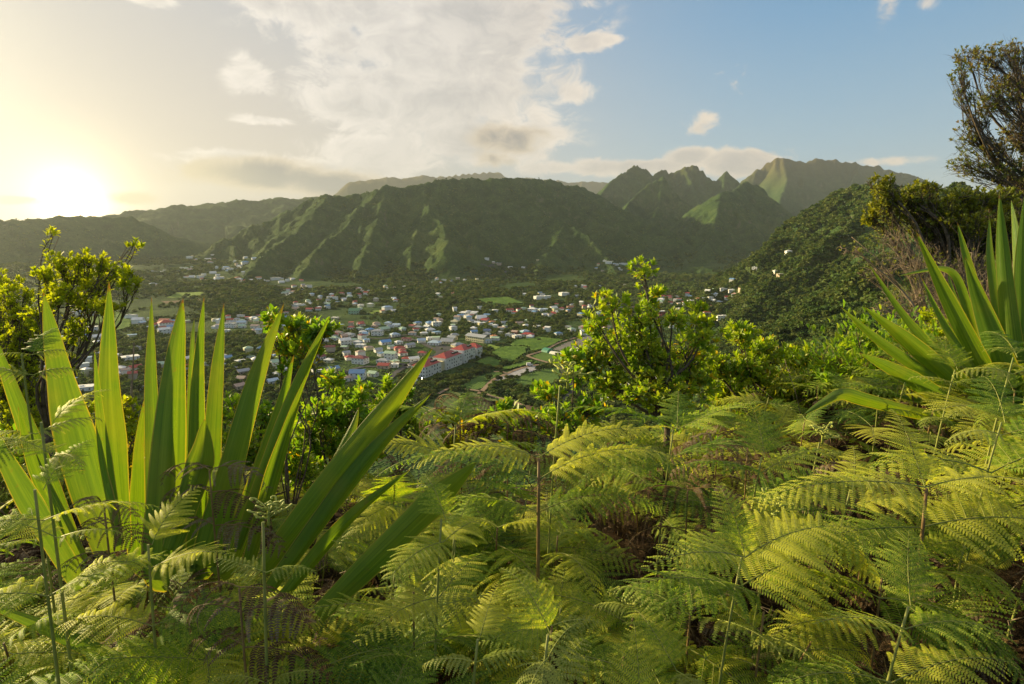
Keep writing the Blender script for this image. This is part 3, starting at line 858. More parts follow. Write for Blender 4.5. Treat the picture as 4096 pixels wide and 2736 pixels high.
def paint(name, col, rough=0.6, var=0.12, corr=0.0):
    m, nt, out = mat(name)
    T = nt.node('ShaderNodeTexCoord').outputs['Object']
    n = nt.noise(T, 0.55, 5, 0.7)
    c = nt.mix(nt.step(n, 0.35, 0.7), tuple(x * (1 - var) for x in col), tuple(min(.9, x * (1 + var * .5)) for x in col))
    n2 = nt.noise(T, 2.7, 4, 0.7)
    c = nt.mix(nt.step(n2, 0.60, 0.80, 0.0, 0.5), c, tuple(x * .45 + .03 for x in col))
    bump = None
    if corr:
        X, Y, Z = nt.sep(T)
        bump = nt.m('SINE', nt.m('MULTIPLY', X, 6.283 / corr))
    principled(nt, out, c, rough, bump, 0.03, 1.0, 0.3)
    return m
ROOFC = dict(r=('red', (0.36, 0.060, 0.050)), m=('maroon', (0.19, 0.035, 0.040)), g=('pale green', (0.36, 0.50, 0.36)), e=('green', (0.14, 0.30, 0.15)), b=('blue', (0.16, 0.30, 0.50)),
             B=('bright blue', (0.12, 0.30, 0.62)), l=('pale blue', (0.42, 0.53, 0.64)), w=('white', (0.72, 0.72, 0.70)), s=('grey', (0.33, 0.35, 0.38)), t=('tan', (0.42, 0.30, 0.24)),
             o=('orange', (0.50, 0.22, 0.11)), p=('pink', (0.55, 0.36, 0.30)), y=('cream', (0.62, 0.56, 0.34)), n=('navy', (0.07, 0.11, 0.24)))
WALLC = dict(w=('white', (0.74, 0.73, 0.70)), y=('cream', (0.66, 0.60, 0.38)), p=('pink', (0.62, 0.40, 0.33)), t=('tan', (0.50, 0.40, 0.31)), c=('cyan', (0.20, 0.50, 0.60)), r=('red', (0.42, 0.12, 0.10)), g=('green', (0.35, 0.5, 0.35)))
ROOFM = {k: paint('roof_' + v[0].replace(' ', '_'), v[1], 0.5, .14, 0.9) for k, v in ROOFC.items()}
WALLM = {k: paint('wall_' + v[0], v[1], 0.8, .10) for k, v in WALLC.items()}
M_PANE = mat('window_glass')
principled(M_PANE[1], M_PANE[2], (0.03, 0.035, 0.045), 0.15, spec=0.5); M_PANE = M_PANE[0]
M_DOOR = paint('door_paint', (0.20, 0.13, 0.09))
_mc = {}
def house_meshes(form, wx, wy, h, rc, wc, near):
    key = (form, round(wx), round(wy), round(h), rc, wc, near)
    if key in _mc: return _mc[key]
    hx, hy = wx / 2, wy / 2; rise = {'h': .22, 'G': .27, 'f': .03}[form] * min(wx, wy)
    w = MB(); w.box(-hx, hx, -hy, hy, -1.5, h)
    if form == 'G':
        w.add([(-hx, -hy, h), (-hx, hy, h), (-hx, 0, h + rise)], [(0, 1, 2)]); w.add([(hx, -hy, h), (hx, hy, h), (hx, 0, h + rise)], [(0, 2, 1)])
    wall = w.mesh('wall', [WALLM[wc]])
    r = MB(); o = 0.45; t = .18; X, Y = hx + o, hy + o; d = -rise * o / hy
    if form == 'f':
        r.box(-hx - .25, hx + .25, -hy - .25, hy + .25, h + .003, h + .3)
        r.box(-hx * .5, -hx * .1, -hy * .3, hy * .3, h + .303, h + 1.1)
    elif form == 'G':
        for s in (-1, 1):
            a = [(-X, s * Y, h + d + .01), (X, s * Y, h + d + .01), (X, 0, h + rise + .01), (-X, 0, h + rise + .01)]
            b = [(x, y, z + t) for x, y, z in a]
            r.add(a + b, [(0, 1, 2, 3), (4, 5, 6, 7), (0, 1, 5, 4), (1, 2, 6, 5), (3, 0, 4, 7)])
    else:
        k = max(0.0, X - Y)
        a = [(-X, -Y, h + .01), (X, -Y, h + .01), (X, Y, h + .01), (-X, Y, h + .01), (-k, 0, h + rise + .2), (k, 0, h + rise + .2)]
        r.add(a, [(3, 2, 1, 0), (0, 1, 5, 4), (2, 3, 4, 5), (3, 0, 4), (1, 2, 5)])
        r.box(-X, X, -Y, Y, h - .18, h + .008)
    roof = r.mesh('roof', [ROOFM[rc]])
    win = None
    parts = []
    if near:
        fl = max(1, int(round(h / 3)))
        wm = MB(); wm.box(-.55, .55, -.03, .06, 0, 1.15); wmesh = wm.mesh('window', [M_PANE])
        dm = MB(); dm.box(-.48, .48, -.03, .05, 0, 2.1); dmesh = dm.mesh('door', [M_DOOR])
        for f in range(fl):
            z = 1.0 + 3.0 * f
            nx = max(2, int(wx / 3.4))
            for i in range(nx):
                xx = -hx + wx * (i + .5) / nx
                if f == 0 and i == nx // 2: parts.append(('door', dmesh, (xx, -hy - .02, 0), 0)); continue
                parts.append(('window', wmesh, (xx, -hy - .02, z), 0))
            ny = max(1, int(wy / 4))
            for i in range(ny):
                yy = -hy + wy * (i + .5) / ny
                parts.append(('window', wmesh, (hx + .02, yy, z), math.pi / 2))
                parts.append(('window', wmesh, (-hx - .02, yy, z), -math.pi / 2))
    _mc[key] = (wall, roof, parts)
    return _mc[key]

HPIX = []
HOUSES = []   # x, y, r, width m, roof, wall, form, u, v, rot
def parse():
    S6 = """200 430 95 l w G|205 470 75 g w G|60 400 70 r w G|140 390 60 s w h|65 470 120 s w f|25 525 50 w w f|190 345 80 s w f|340 375 80 w w h|400 385 90 w w h|355 475 80 t w G|355 525 85 t w h|490 450 75 r w h|500 485 90 r w f|620 820 110 b w h|310 835 90 g w f|185 890 100 w w f|35 850 40 b w G|640 935 170 g w G|215 1015 130 s t G|200 1100 70 t p G|560 1130 110 l w G|690 990 90 w w G|1280 615 110 g w h|1180 645 60 w w G|1410 675 130 w w G|1510 640 90 g w h|1560 665 100 w w h|1595 700 110 w w f|1330 550 90 t w h|1400 590 60 t p G|1460 575 120 s w h|1600 450 80 r w h|1700 515 90 B w h|1620 545 90 w w h|1655 565 60 b w G|1660 640 60 b w f|1865 510 130 g y G|1790 560 130 s w h|1995 575 110 l w h|1880 665 130 B w G|2080 500 80 g w h|2200 555 90 t w h|2130 625 110 m p f|2040 665 90 w w h|2270 485 90 s y h|2170 700 120 s w G|2050 735 120 r p h|2085 795 110 r w h|2140 865 120 r w h|2215 865 120 w w G|1590 890 170 m w h|1950 835 150 g w G|1860 885 150 s w h|1995 895 90 g y f|1870 945 140 r t G|1270 985 130 b y G|1220 880 100 w y h|1560 1070 180 b w G|1740 1040 110 g w G|1440 1095 100 t w h|1425 795 70 s w G|1840 802 40 b w f|2200 1140 120 g w G|1080 1005 110 w w f|725 65 60 g w h|800 65 45 t w G|855 80 40 w w G|735 108 50 w w f|900 112 80 g w f|1250 95 60 w w h|1460 115 60 w w h|1570 97 55 r w G|1280 147 80 s w f|1400 157 50 w w G|1215 162 50 s w G|1210 212 70 g w G|1000 207 60 w w h|930 217 60 w w f|870 212 60 w w f|1525 183 45 r p G|1595 220 65 w w f|825 265 80 t p G|995 275 75 r w G|1905 268 115 l w h|1520 310 120 e g G|1045 397 90 w w h|1695 50 30 w w f|1890 50 40 g w G|1990 15 50 t w G|905 15 60 w p f|130 980 90 s t f|620 1040 80 w w f|1130 840 70 m w G|1760 470 50 t p h|1480 490 70 r w h|1580 500 70 g w h"""
    S5 = """210 188 95 s y h|130 262 110 t w G|30 217 70 g w h|320 187 70 w w G|355 224 110 w w h|355 148 90 b w h|430 160 110 w w f|640 132 80 y y G|950 90 130 w w G|995 112 90 r w G|1085 132 80 o w h|960 145 90 w y f|905 138 60 w y G|1135 112 60 g y f|750 22 100 w w h|850 32 80 w w f|1482 172 70 w w h|1470 245 110 l c h|1500 280 150 r w h|1350 252 80 t r G|1290 280 100 s w h|1375 295 110 w w f|1610 182 80 w w f|1860 268 90 b w h|2190 215 110 m w G|2275 192 60 m w h|2270 62 70 l w h|1025 235 90 n w G|1020 275 90 s w h|870 247 80 b w G|405 378 150 l w h|350 322 50 w w f|1700 42 70 w w G|1760 46 60 t w G|1790 22 80 r w h|560 362 160 s y G|615 318 110 s y G|640 285 100 s w h|680 405 150 s y h|1030 355 90 l w f|260 500 100 r t h|30 470 80 r w h|1100 300 60 o w f|150 835 110 e w G|-60 640 90 w w f"""
    S2 = """965 876 32 s w f|1035 970 52 o w h|1410 796 30 w w G|1253 737 30 w w f|1498 787 25 w w f|1330 768 40 s t f|1770 976 60 w w f|1600 1001 60 w w f|1655 999 55 w w f|1900 924 40 w w f|2070 762 40 w w f|2110 768 50 w w f|2170 770 70 w w f|2045 744 22 w w f|2005 922 30 l w h|2210 915 90 y w f|1830 1048 40 s w h|1812 1063 45 o p G|1760 1073 40 m w h|1700 1068 50 w w G|1625 1078 80 l w f|1560 1088 60 w w h|1500 1073 50 g w h|1408 1083 50 r w G|1442 1098 45 r w h|1275 1087 50 g w f|1130 1094 40 w w h|1098 1108 80 w w h|1172 1102 50 w w G|1215 1133 70 w w G|1245 1148 50 r w G|1700 1108 50 r w h|1652 1114 50 t w f|1965 1128 40 l w h|2058 1133 50 g w f|1950 1058 40 w w G|210 977 35 w w G|230 1002 40 s w h|188 1042 40 g w G|68 1077 40 r w G|330 992 35 g w h|395 975 30 r p h|410 1050 40 s w f|370 1104 65 e g h|470 951 25 w w f|572 953 30 w w G|635 935 35 t w h|872 1002 30 w w G|405 1172 45 r w G|10 880 25 r p G|15 985 30 g w f|60 925 40 s w f|880 895 12 w w f|1105 876 12 w w f|645 1016 30 r w f|1505 975 20 w w G|915 990 14 w w f|790 1170 50 b w h|870 1168 50 b w h|1040 1160 50 y y h|1370 1170 45 s w G|2090 1050 30 w w h"""
    S1 = """1275 1062 35 w w f|1395 1070 35 w w G|1410 1092 30 p w h|1650 1064 30 w w h|1705 1067 30 l w G|1645 1093 45 b w h|1605 1115 30 w w G|1515 1128 40 l w h|1545 1143 35 w w f|1220 1129 22 w w f|1430 1165 35 w w G|1060 1162 65 w w f|1280 1142 30 p w h|1262 1191 40 p w f|1290 1192 30 w w G|1345 1192 35 y w f|1430 1213 40 w w h|1470 1203 50 w w f|1492 1197 25 y y G|1545 1207 40 y w f|1595 1207 35 o w h|1652 1215 45 r w h|1690 1215 40 w w h|1735 1207 35 o w G|1665 1223 35 l w f|1850 1207 60 s w f|1888 1227 35 w w G|1965 1207 30 w w h|2020 1217 30 r w G|1780 1217 50 y w f|2015 1264 40 p w h|1025 1242 42 l w h|1565 1273 38 p p h|1925 1293 40 w w h|1995 1303 25 w w G|2025 1321 40 g w f|1968 1290 30 o p f|2225 1313 35 w w G|2240 1338 50 s w f|2200 1373 40 w w h|2080 1413 45 r w G|1620 1458 50 w w h|1550 1483 50 r w f|1445 1483 40 y w h|1725 1474 90 w w h|930 1498 60 w w G|880 1468 60 s w f|515 1433 60 w w h|645 1447 60 g w G|1110 1507 60 r w G|2310 1345 40 w w G|1980 1385 40 w w f|2085 1375 30 w w h|1385 1215 14 p p f|1500 1325 30 p w f"""
    S4 = """485 293 42 w w f|448 300 42 w w f|512 332 40 w w G|868 268 62 r w h|858 307 48 w w G|818 268 38 r w G|690 227 45 s w f|722 252 45 l w h|680 440 68 w w f|725 388 24 s w f|620 500 60 w w h|708 497 50 r w G|445 600 75 w w f|975 450 42 w w G|980 492 34 r w G|1272 515 80 s w G|1265 550 46 p p G|1250 595 50 t t G|505 130 40 w w f|400 205 50 w w h|240 500 30 w w G|740 600 30 s w f"""
    S7 = """900 372 35 b w h|1015 388 42 w w G|1095 357 40 l w h|1170 322 60 s w f|1230 335 50 w w h|1110 327 34 r w h|1075 352 34 r w G|1142 358 36 r w h|1250 360 30 p w h|1195 381 42 r w G|1127 412 55 l w h|1082 404 34 w w G|915 413 62 w w f|690 373 40 r w h|740 373 50 m w h|676 398 58 w w h|670 414 50 g w h|1380 290 50 w w f|670 508 86 w r f|650 525 60 r r f|1035 503 56 r w h|820 478 50 w w f|1210 437 26 w w G|1190 545 170 w w f|1090 572 150 w w f|830 634 60 w w f|120 444 40 w w h|180 505 45 g w h|145 535 46 l w h|245 538 60 g w h|100 632 72 m w G|165 645 60 m w h|275 448 50 l w f|65 298 45 l w f|190 292 30 b w f|355 800 60 l w f|385 1080 55 w w f|460 1185 45 w w f|230 1195 40 w w f|635 1030 40 w w f|1575 187 10 w w f|1410 157 24 w w f|1000 320 30 s w h|1150 340 30 w w h|1060 385 34 w w h|970 395 30 o w h|1040 340 30 w w G|1210 350 30 r w h"""
    px = []
    for S, C, k in ((S6, C6, 2.935), (S5, C5, 2.935), (S2, C2, 1.677), (S1, C1, 1.677), (S4, C4, 1.306), (S7, C7, 1.96)):
        for it in S.split('|'):
            a = it.split(); u, v = C(float(a[0]), float(a[1]))
            px.append((u, v, float(a[2]) / k, a[3], a[4], a[5]))
    return px
HL = []
def build_houses():
    px = parse()
    x, y, r = hit([p[0] for p in px], [p[1] for p in px])
    grid = R(24)
    used = []
    rows = []
    for (u, v, w, rc, wc, fm), X, Y, rr in zip(px, x, y, r):
        if rr > 5200: continue
        d = rr; wm = w * d / FPX * 0.86
        wm = max(6.0, min(wm, 50))
        if any(math.hypot(X - a, Y - b) < (wm + c) * 0.36 for a, b, c in used): continue
        used.append((X, Y, wm))
        rows.append([u, v, wm, rc, wc, fm, X, Y, rr])
    # labels that single each house out: own look, then what stands beside it, then its place
    n = len(rows)
    def zone(u, v):
        if u > 2580: return 'right-hand hamlet'
        if u > 2280: return 'behind the bush'
        if v < 1010: return 'valley end' if u > 2300 else 'central slope'
        if v < 1090: return 'far left slope' if u < 1200 else 'central slope'
        if v < 1165: return 'far left hamlet' if u < 1250 else 'below the mountain'
        if v < 1235: return 'by the terraces' if u < 1200 else 'below the mountain' if u < 1700 else 'far village row'
        if v < 1330 and u < 1000: return 'left outskirts'
        if u < 1000: return 'behind sword leaves'
        if u < 1300: return 'left of centre'
        if v < 1370: return 'upper village'
        if u > 1950: return 'beside the fields'
        return 'near village'
    FORM = dict(h='hip', G='gable', f='flat')
    def ncolor(i): return ROOFC[rows[i][3]][0]
    base = []
    for i, q in enumerate(rows):
        sz = 'small' if q[2] < 9.5 else ('large' if q[2] > 17 else '')
        near = sorted(range(n), key=lambda j: (rows[j][0] - q[0]) ** 2 + ((rows[j][1] - q[1]) * 1.7) ** 2)[1:3]
        def rel(j):
            dx = q[0] - rows[j][0]; dy = q[1] - rows[j][1]
            w = ('right of' if dx > 0 else 'left of') if abs(dx) > abs(dy) * 1.3 else ('in front of' if dy > 0 else 'behind')
            return w + ' a %s-roofed one' % ncolor(j).replace(' ', '-')
        same = WALLC[q[4]][0] == ROOFC[q[3]][0]
        l1 = ('%s all-%s %s-roofed house' % (sz, WALLC[q[4]][0], FORM[q[5]])) if same else ('%s %s house with %s %s roof' % (sz, WALLC[q[4]][0], ROOFC[q[3]][0].replace(' ', '-'), FORM[q[5]]))
        base.append((l1.strip(), rel(near[0]), zone(q[0], q[1])))
    lab = ['%s %s, %s' % (a, b, c) for a, b, c in base]
    for i, q in enumerate(rows):
        u, v, wm, rc, wc, fm, X, Y, rr = q
        near = rr < 950
        h = 3.1 if (wm < 11 or random.random() < .5) else 5.9
        if wm > 24: h = 5.0
        asp = random.uniform(.62, .85) if wm < 24 else 0.3
        wx = round(wm / (0.9 if asp > .4 else 1.0)); wy = max(6, round(wm * asp))
        face = math.atan2(X, Y)
        rz = -face + random.choice((-1, 1)) * R(random.uniform(8, 38))
        if wm > 24 or wx > 20: rz = -face + R(14)
        z = float(terrain(np.array([X]), np.array([Y]))[0])
        words = lab[i].split()
        if len(words) > 16: lab[i] = ' '.join(words[:16])
        H = empty('house' if wm < 24 else 'long_building', (X, Y, z), lab[i], 'house' if wm < 24 else 'building', 'houses of the valley village', rz)
        wall, roof, parts = house_meshes(fm, wx, wy, h, rc, wc, near)
        link('wall', wall, H); link('roof', roof, H)
        for nm, me, loc, rot in parts: link(nm, me, H, loc=loc, rot=(0, 0, rot))
        HOUSES.append((X, Y, wm)); HPIX.append((u, v, '%s-roofed %s house' % (ROOFC[rc][0].replace(' ', '-'), WALLC[wc][0])))
        HL.append((H, u, lab[i]))
build_houses()

single_out(HL)

def build_more_houses():
    """the rest of the roofs, smaller in view than the three hundred above: one mass"""
    cl = [(h, p) for h, p in zip(HOUSES, HPIX)]
    P = [(h[0], h[1]) for h in HOUSES]; mats = [WALLM['w'], WALLM['y'], WALLM['t']] + [ROOFM[k] for k in 'wwsrglbtm']
    mb = MB(); n = 0; tries = 0; pts = list(P)
    while n < 290 and tries < 9000:
        tries += 1
        i = random.randrange(len(P)); a = random.uniform(0, 6.28); d = random.uniform(14, 46)
        x, y = P[i][0] + math.cos(a) * d, P[i][1] + math.sin(a) * d
        if min((x - q) ** 2 + (y - w) ** 2 for q, w in pts) < 13.5 ** 2: continue
        z = float(terrain(np.array([x]), np.array([y]), False)[0]); z = ground_z(x, y); u, v = proj(x, y, z)
        if z > 120 or math.hypot(x, y) < 560: continue
        uu, vv = np.array([u]), np.array([v])
        if any(inpoly(uu, vv, pl)[0] for pl in FIELDS): continue
        if 1640 < u < 1960 and 1380 < v < 1520: continue
        pts.append((x, y)); n += 1
        wx, wy, h = random.uniform(6, 10), random.uniform(5.5, 7.5), random.choice((3, 3, 5.6)); rz = -math.atan2(x, y) + random.uniform(-.7, .7)
        c, s = math.cos(rz), math.sin(rz); T = lambda px, py, pz: (x + px * c - py * s, y + px * s + py * c, z + pz)
        X, Y = wx / 2, wy / 2
        mb.add([T(*q) for q in ((-X, -Y, -2), (X, -Y, -2), (X, Y, -2), (-X, Y, -2), (-X, -Y, h), (X, -Y, h), (X, Y, h), (-X, Y, h))], [(0, 1, 5, 4), (1, 2, 6, 5), (2, 3, 7, 6), (3, 0, 4, 7)], random.choice((0, 0, 0, 1, 2)))
        k = random.random() < .4; X += .5; Y += .5; r = 0 if random.random() < .25 else random.uniform(1.2, 2.2); kx = X if k else max(0, X - Y)
        mb.add([T(*q) for q in ((-X, -Y, h + .01), (X, -Y, h + .01), (X, Y, h + .01), (-X, Y, h + .01), (-kx, 0, h + .1 + r), (kx, 0, h + .1 + r))], [(0, 1, 5, 4), (2, 3, 4, 5), (3, 0, 4), (1, 2, 5), (3, 2, 1, 0)], random.randrange(3, 12))
        HOUSES.append((x, y, wx)); HPIX.append((u, v, 'small roofs of the village'))
    o = mb.obj('scattered_houses', mats); tag(o, kind='stuff')
build_more_houses()

def build_school():
    A = onfloor(1702, 1512); E = onfloor(1930, 1427)
    d = (E - A); L = d.length; d.normalize(); n = Vector((-d.y, d.x, 0))
    rz = math.atan2(d.y, d.x)
    def par(u, v): return (onfloor(u, v) - A).dot(d)
    t = [0.0, par(1763, 1488), par(1779, 1480), par(1826, 1455), par(1838, 1452), par(1891, 1437), par(1905, 1434), L]
    O = empty('school_building', A, 'long white three-storey building in four red-roofed blocks beside the fields', 'building', rz=rz)
    W, Cw, G, RR_ = WALLM['w'], WALLM['y'], WALLM['t'], ROOFM['r']
    specs = [(t[0], t[1], 9.3, 15), (t[2], t[3], 10.5, 15), (t[4], t[5], 12.5, 16), (t[6], t[7], 10.5, 14)]
    pane = MB(); pane.box(-.6, .6, -.05, .05, 0, 1.3); pane = pane.mesh('window', [M_PANE])
    for bi, (a, b, h, dep) in enumerate(specs):
        w = MB(); w.box(a, b, 0, dep, -1, h); w.obj('wall', W, O)
        p = MB(); p.box(a - .15, b + .15, -.15, dep + .15, h + .003, h + .25, 0); p.obj('parapet', W if bi else Cw, O)
        r = MB(); x0, x1, y0, y1 = a - .1, b + .1, -.1, dep + .1; k = (min(x1 - x0, y1 - y0)) / 2; z0, z1 = h + .28, h + 4.3
        k2 = min(k, (x1 - x0) / 2 - .01); k3 = min(k, (y1 - y0) / 2 - .01)
        if (x1 - x0) >= (y1 - y0): ra, rb = (x0 + k3, (y0 + y1) / 2, z1), (x1 - k3, (y0 + y1) / 2, z1)
        else: ra, rb = ((x0 + x1) / 2, y0 + k2, z1), ((x0 + x1) / 2, y1 - k2, z1)
        c = [(x0, y0, z0), (x1, y0, z0), (x1, y1, z0), (x0, y1, z0), ra, rb]
        if (x1 - x0) >= (y1 - y0): r.add(c, [(0, 1, 5, 4), (1, 2, 5), (2, 3, 4, 5), (3, 0, 4), (3, 2, 1, 0)])
        else: r.add(c, [(0, 1, 4), (1, 2, 5, 4), (2, 3, 5), (3, 0, 4, 5), (3, 2, 1, 0)])
        ro = r.obj('roof', RR_, O)
        v = MB(); v.box((a + b) / 2 + 1, b - 2.5, 2.4, 5.4, h + 1.6, h + 2.9); v.obj('roof_vent', M_PANE, O)
        nf = int(h // 3.1)
        for f in range(nf):
            nx = max(2, int((b - a) / 3.6))
            for i in range(nx):
                if (i + f + bi) % 4 == 3: continue
                link('window', pane, O, loc=(a + (b - a) * (i + .5) / nx, -.06, 1.0 + 3.1 * f))
            if bi == 0:
                for i in range(5): link('window', pane, O, loc=(a - .06, 1.6 + dep * i / 5.6, 1.0 + 3.1 * f), rot=(0, 0, math.pi / 2))
        if bi < 3:
            q = MB(); q.box(b + .003, specs[bi + 1][0] - .003, 2.0, dep - 2, -1, min(h, specs[bi + 1][2]) - .8); q.obj('stair_block', Cw if bi == 0 else W, O)
    HOUSES.append((A.x, A.y, 20)); HOUSES.append(((A + d * 25).x, (A + d * 25).y, 34)); HOUSES.append(((A + d * 55).x, (A + d * 55).y, 34)); HPIX.extend([(1702, 1500, 'nearest block of the red-roofed school'), (1790, 1460, 'second block of the red-roofed school'), (1880, 1440, 'far blocks of the red-roofed school')])
    # school hall with a long grey roof, further back
    P1 = onfloor(*C5(770, 330)); P2 = onfloor(*C5(985, 362)); dd_ = (P2 - P1); ln = max(28, dd_.length); dd_.normalize()
    H = empty('long_building', P1, 'long cream building with grey gabled roof behind the red-roofed blocks', 'building', rz=math.atan2(dd_.y, dd_.x))
    w = MB(); w.box(0, ln, 0, 11, -1, 6.2); w.obj('wall', Cw, H)
    r = MB()
    for s, y0, y1 in ((0, -.8, 5.5), (1, 11.8, 5.5)):
        r.add([(-.6, y0, 6.1), (ln + .6, y0, 6.1), (ln + .6, y1, 8.6), (-.6, y1, 8.6), (-.6, y0, 6.35), (ln + .6, y0, 6.35), (ln + .6, y1, 8.85), (-.6, y1, 8.85)], [(0, 1, 2, 3), (4, 5, 6, 7), (0, 1, 5, 4), (1, 2, 6, 5), (0, 3, 7, 4)])
    r.obj('roof', ROOFM['s'], H)
    for i in range(9):
        for f in (0, 1): link('window', pane, H, loc=(1.8 + (ln - 3) * i / 8, -.06, 1.0 + 2.9 * f))
    HOUSES.append(((P1 + dd_ * 12).x, (P1 + dd_ * 12).y, 26)); HOUSES.append(((P1 + dd_ * 30).x, (P1 + dd_ * 30).y, 20)); HPIX.extend([(1870, 1360, 'long grey-roofed building'), (1920, 1370, 'end of the long grey-roofed building')])
    # polytunnels, tank, truck on the plastic-covered plot
    M_SHADE = paint('shade_net', (0.05, 0.22, 0.15)); M_FILM = paint('white_film', (0.66, 0.66, 0.58))
    M_CARW = paint('car_paint', (0.62, 0.63, 0.65), .3, .03); M_TYRE = paint('rubber', (0.03, 0.03, 0.03)); M_CARG = paint('dark_car_paint', (0.10, 0.12, 0.16), .3, .03)
    def tunnel(label, p, q, rad, m):
        a = onfloor(*C5(*p)); b = onfloor(*C5(*q)); dv = b - a; ln = dv.length
        T = empty('polytunnel', a, label, 'greenhouse', rz=math.atan2(dv.y, dv.x)); c = MB()
        vs, fs = [], []
        for i in range(13):
            for k in range(9):
                an = math.pi * k / 8; rr = rad * (1.0 + (.015 if i % 2 else 0)); vs.append((ln * i / 12, math.cos(an) * rr, math.sin(an) * rr * .75))
        for i in range(12):
            for k in range(8): fs.append((i * 9 + k, i * 9 + k + 1, (i + 1) * 9 + k + 1, (i + 1) * 9 + k))
        c.add(vs, fs, 0, True); c.obj('film', m, T)
        e = MB(); e.add([vs[k] for k in range(9)], [tuple(range(9))]); e.add([(ln, y, z) for _, y, z in vs[:9]], [tuple(reversed(range(9)))]); e.obj('end_wall', m, T)
    tunnel('dark green net tunnel beside the pale strip plots', (1700, 455), (1770, 470), 5.5, M_SHADE)
    tunnel('long white film tunnel running on from the green net tunnel', (1775, 480), (1910, 505), 3.6, M_FILM)
    tunnel('short white film tunnel in front of the bush right of the fields', (2125, 515), (2205, 512), 3.4, M_FILM)
    def car(label, C, x, y, rz, m, big=False):
        u, v = C(x, y); p = onfloor(u, v); p.z = float(terrain(np.array([p.x]), np.array([p.y]))[0]) + .6
        k = 1.5 if big else 1.0
        O2 = empty('truck' if big else 'parked_car', p, label, 'truck' if big else 'car', None if big else 'cars parked in the village', rz)
        b = MB(); b.box(-2.1 * k, 2.1 * k, -.85 * k, .85 * k, .35, 1.0 * k)
        if big: b.box(-3.1, 1.0, -1.25, 1.25, 1.503, 2.9)
        b.obj('body', m, O2)
        c = MB(); h0, h1 = 1.003 * k + (.0 if not big else .003), 1.5 * k
        x0, x1 = (-1.3, .9) if not big else (1.3, 2.6)
        c.add([(x0, -.75 * k, h0), (x1, -.75 * k, h0), (x1, .75 * k, h0), (x0, .75 * k, h0), (x0 + .3, -.65 * k, h1), (x1 - .4, -.65 * k, h1), (x1 - .4, .65 * k, h1), (x0 + .3, .65 * k, h1)], [(4, 5, 6, 7), (0, 1, 5, 4), (1, 2, 6, 5), (2, 3, 7, 6), (3, 0, 4, 7)])
        c.obj('cabin', M_PANE, O2)
        for sx in (-1.3, 1.3):
            for sy in (-1, 1):
                w = MB(); w.tube([(0, -.1, 0), (0, .1, 0)], .34 * k, 10); w.obj('wheel', M_TYRE, O2, loc=(sx * k, sy * .86 * k, .34 * k))
    car('white car parked on the street above the near red-roofed block', C5, 108, 632, 2.0, M_CARW)
    car('grey car parked just below the white one on the same street', C5, 100, 660, 2.1, M_CARG)
    car('pale car in the yard at the foot of the nearest red-roofed block', C5, 305, 805, .5, M_CARW)
    car('dark car beside the pale one at the foot of the red-roofed block', C5, 272, 795, .6, M_CARG)
    car('white car parked in front of the white hip-roofed houses left of the village', C6, 2170, 930, 1.9, M_CARW)
    car('white farm truck standing at the edge of the plastic-covered plot', C5, 1522, 632, .2, M_CARW, True)
build_school()

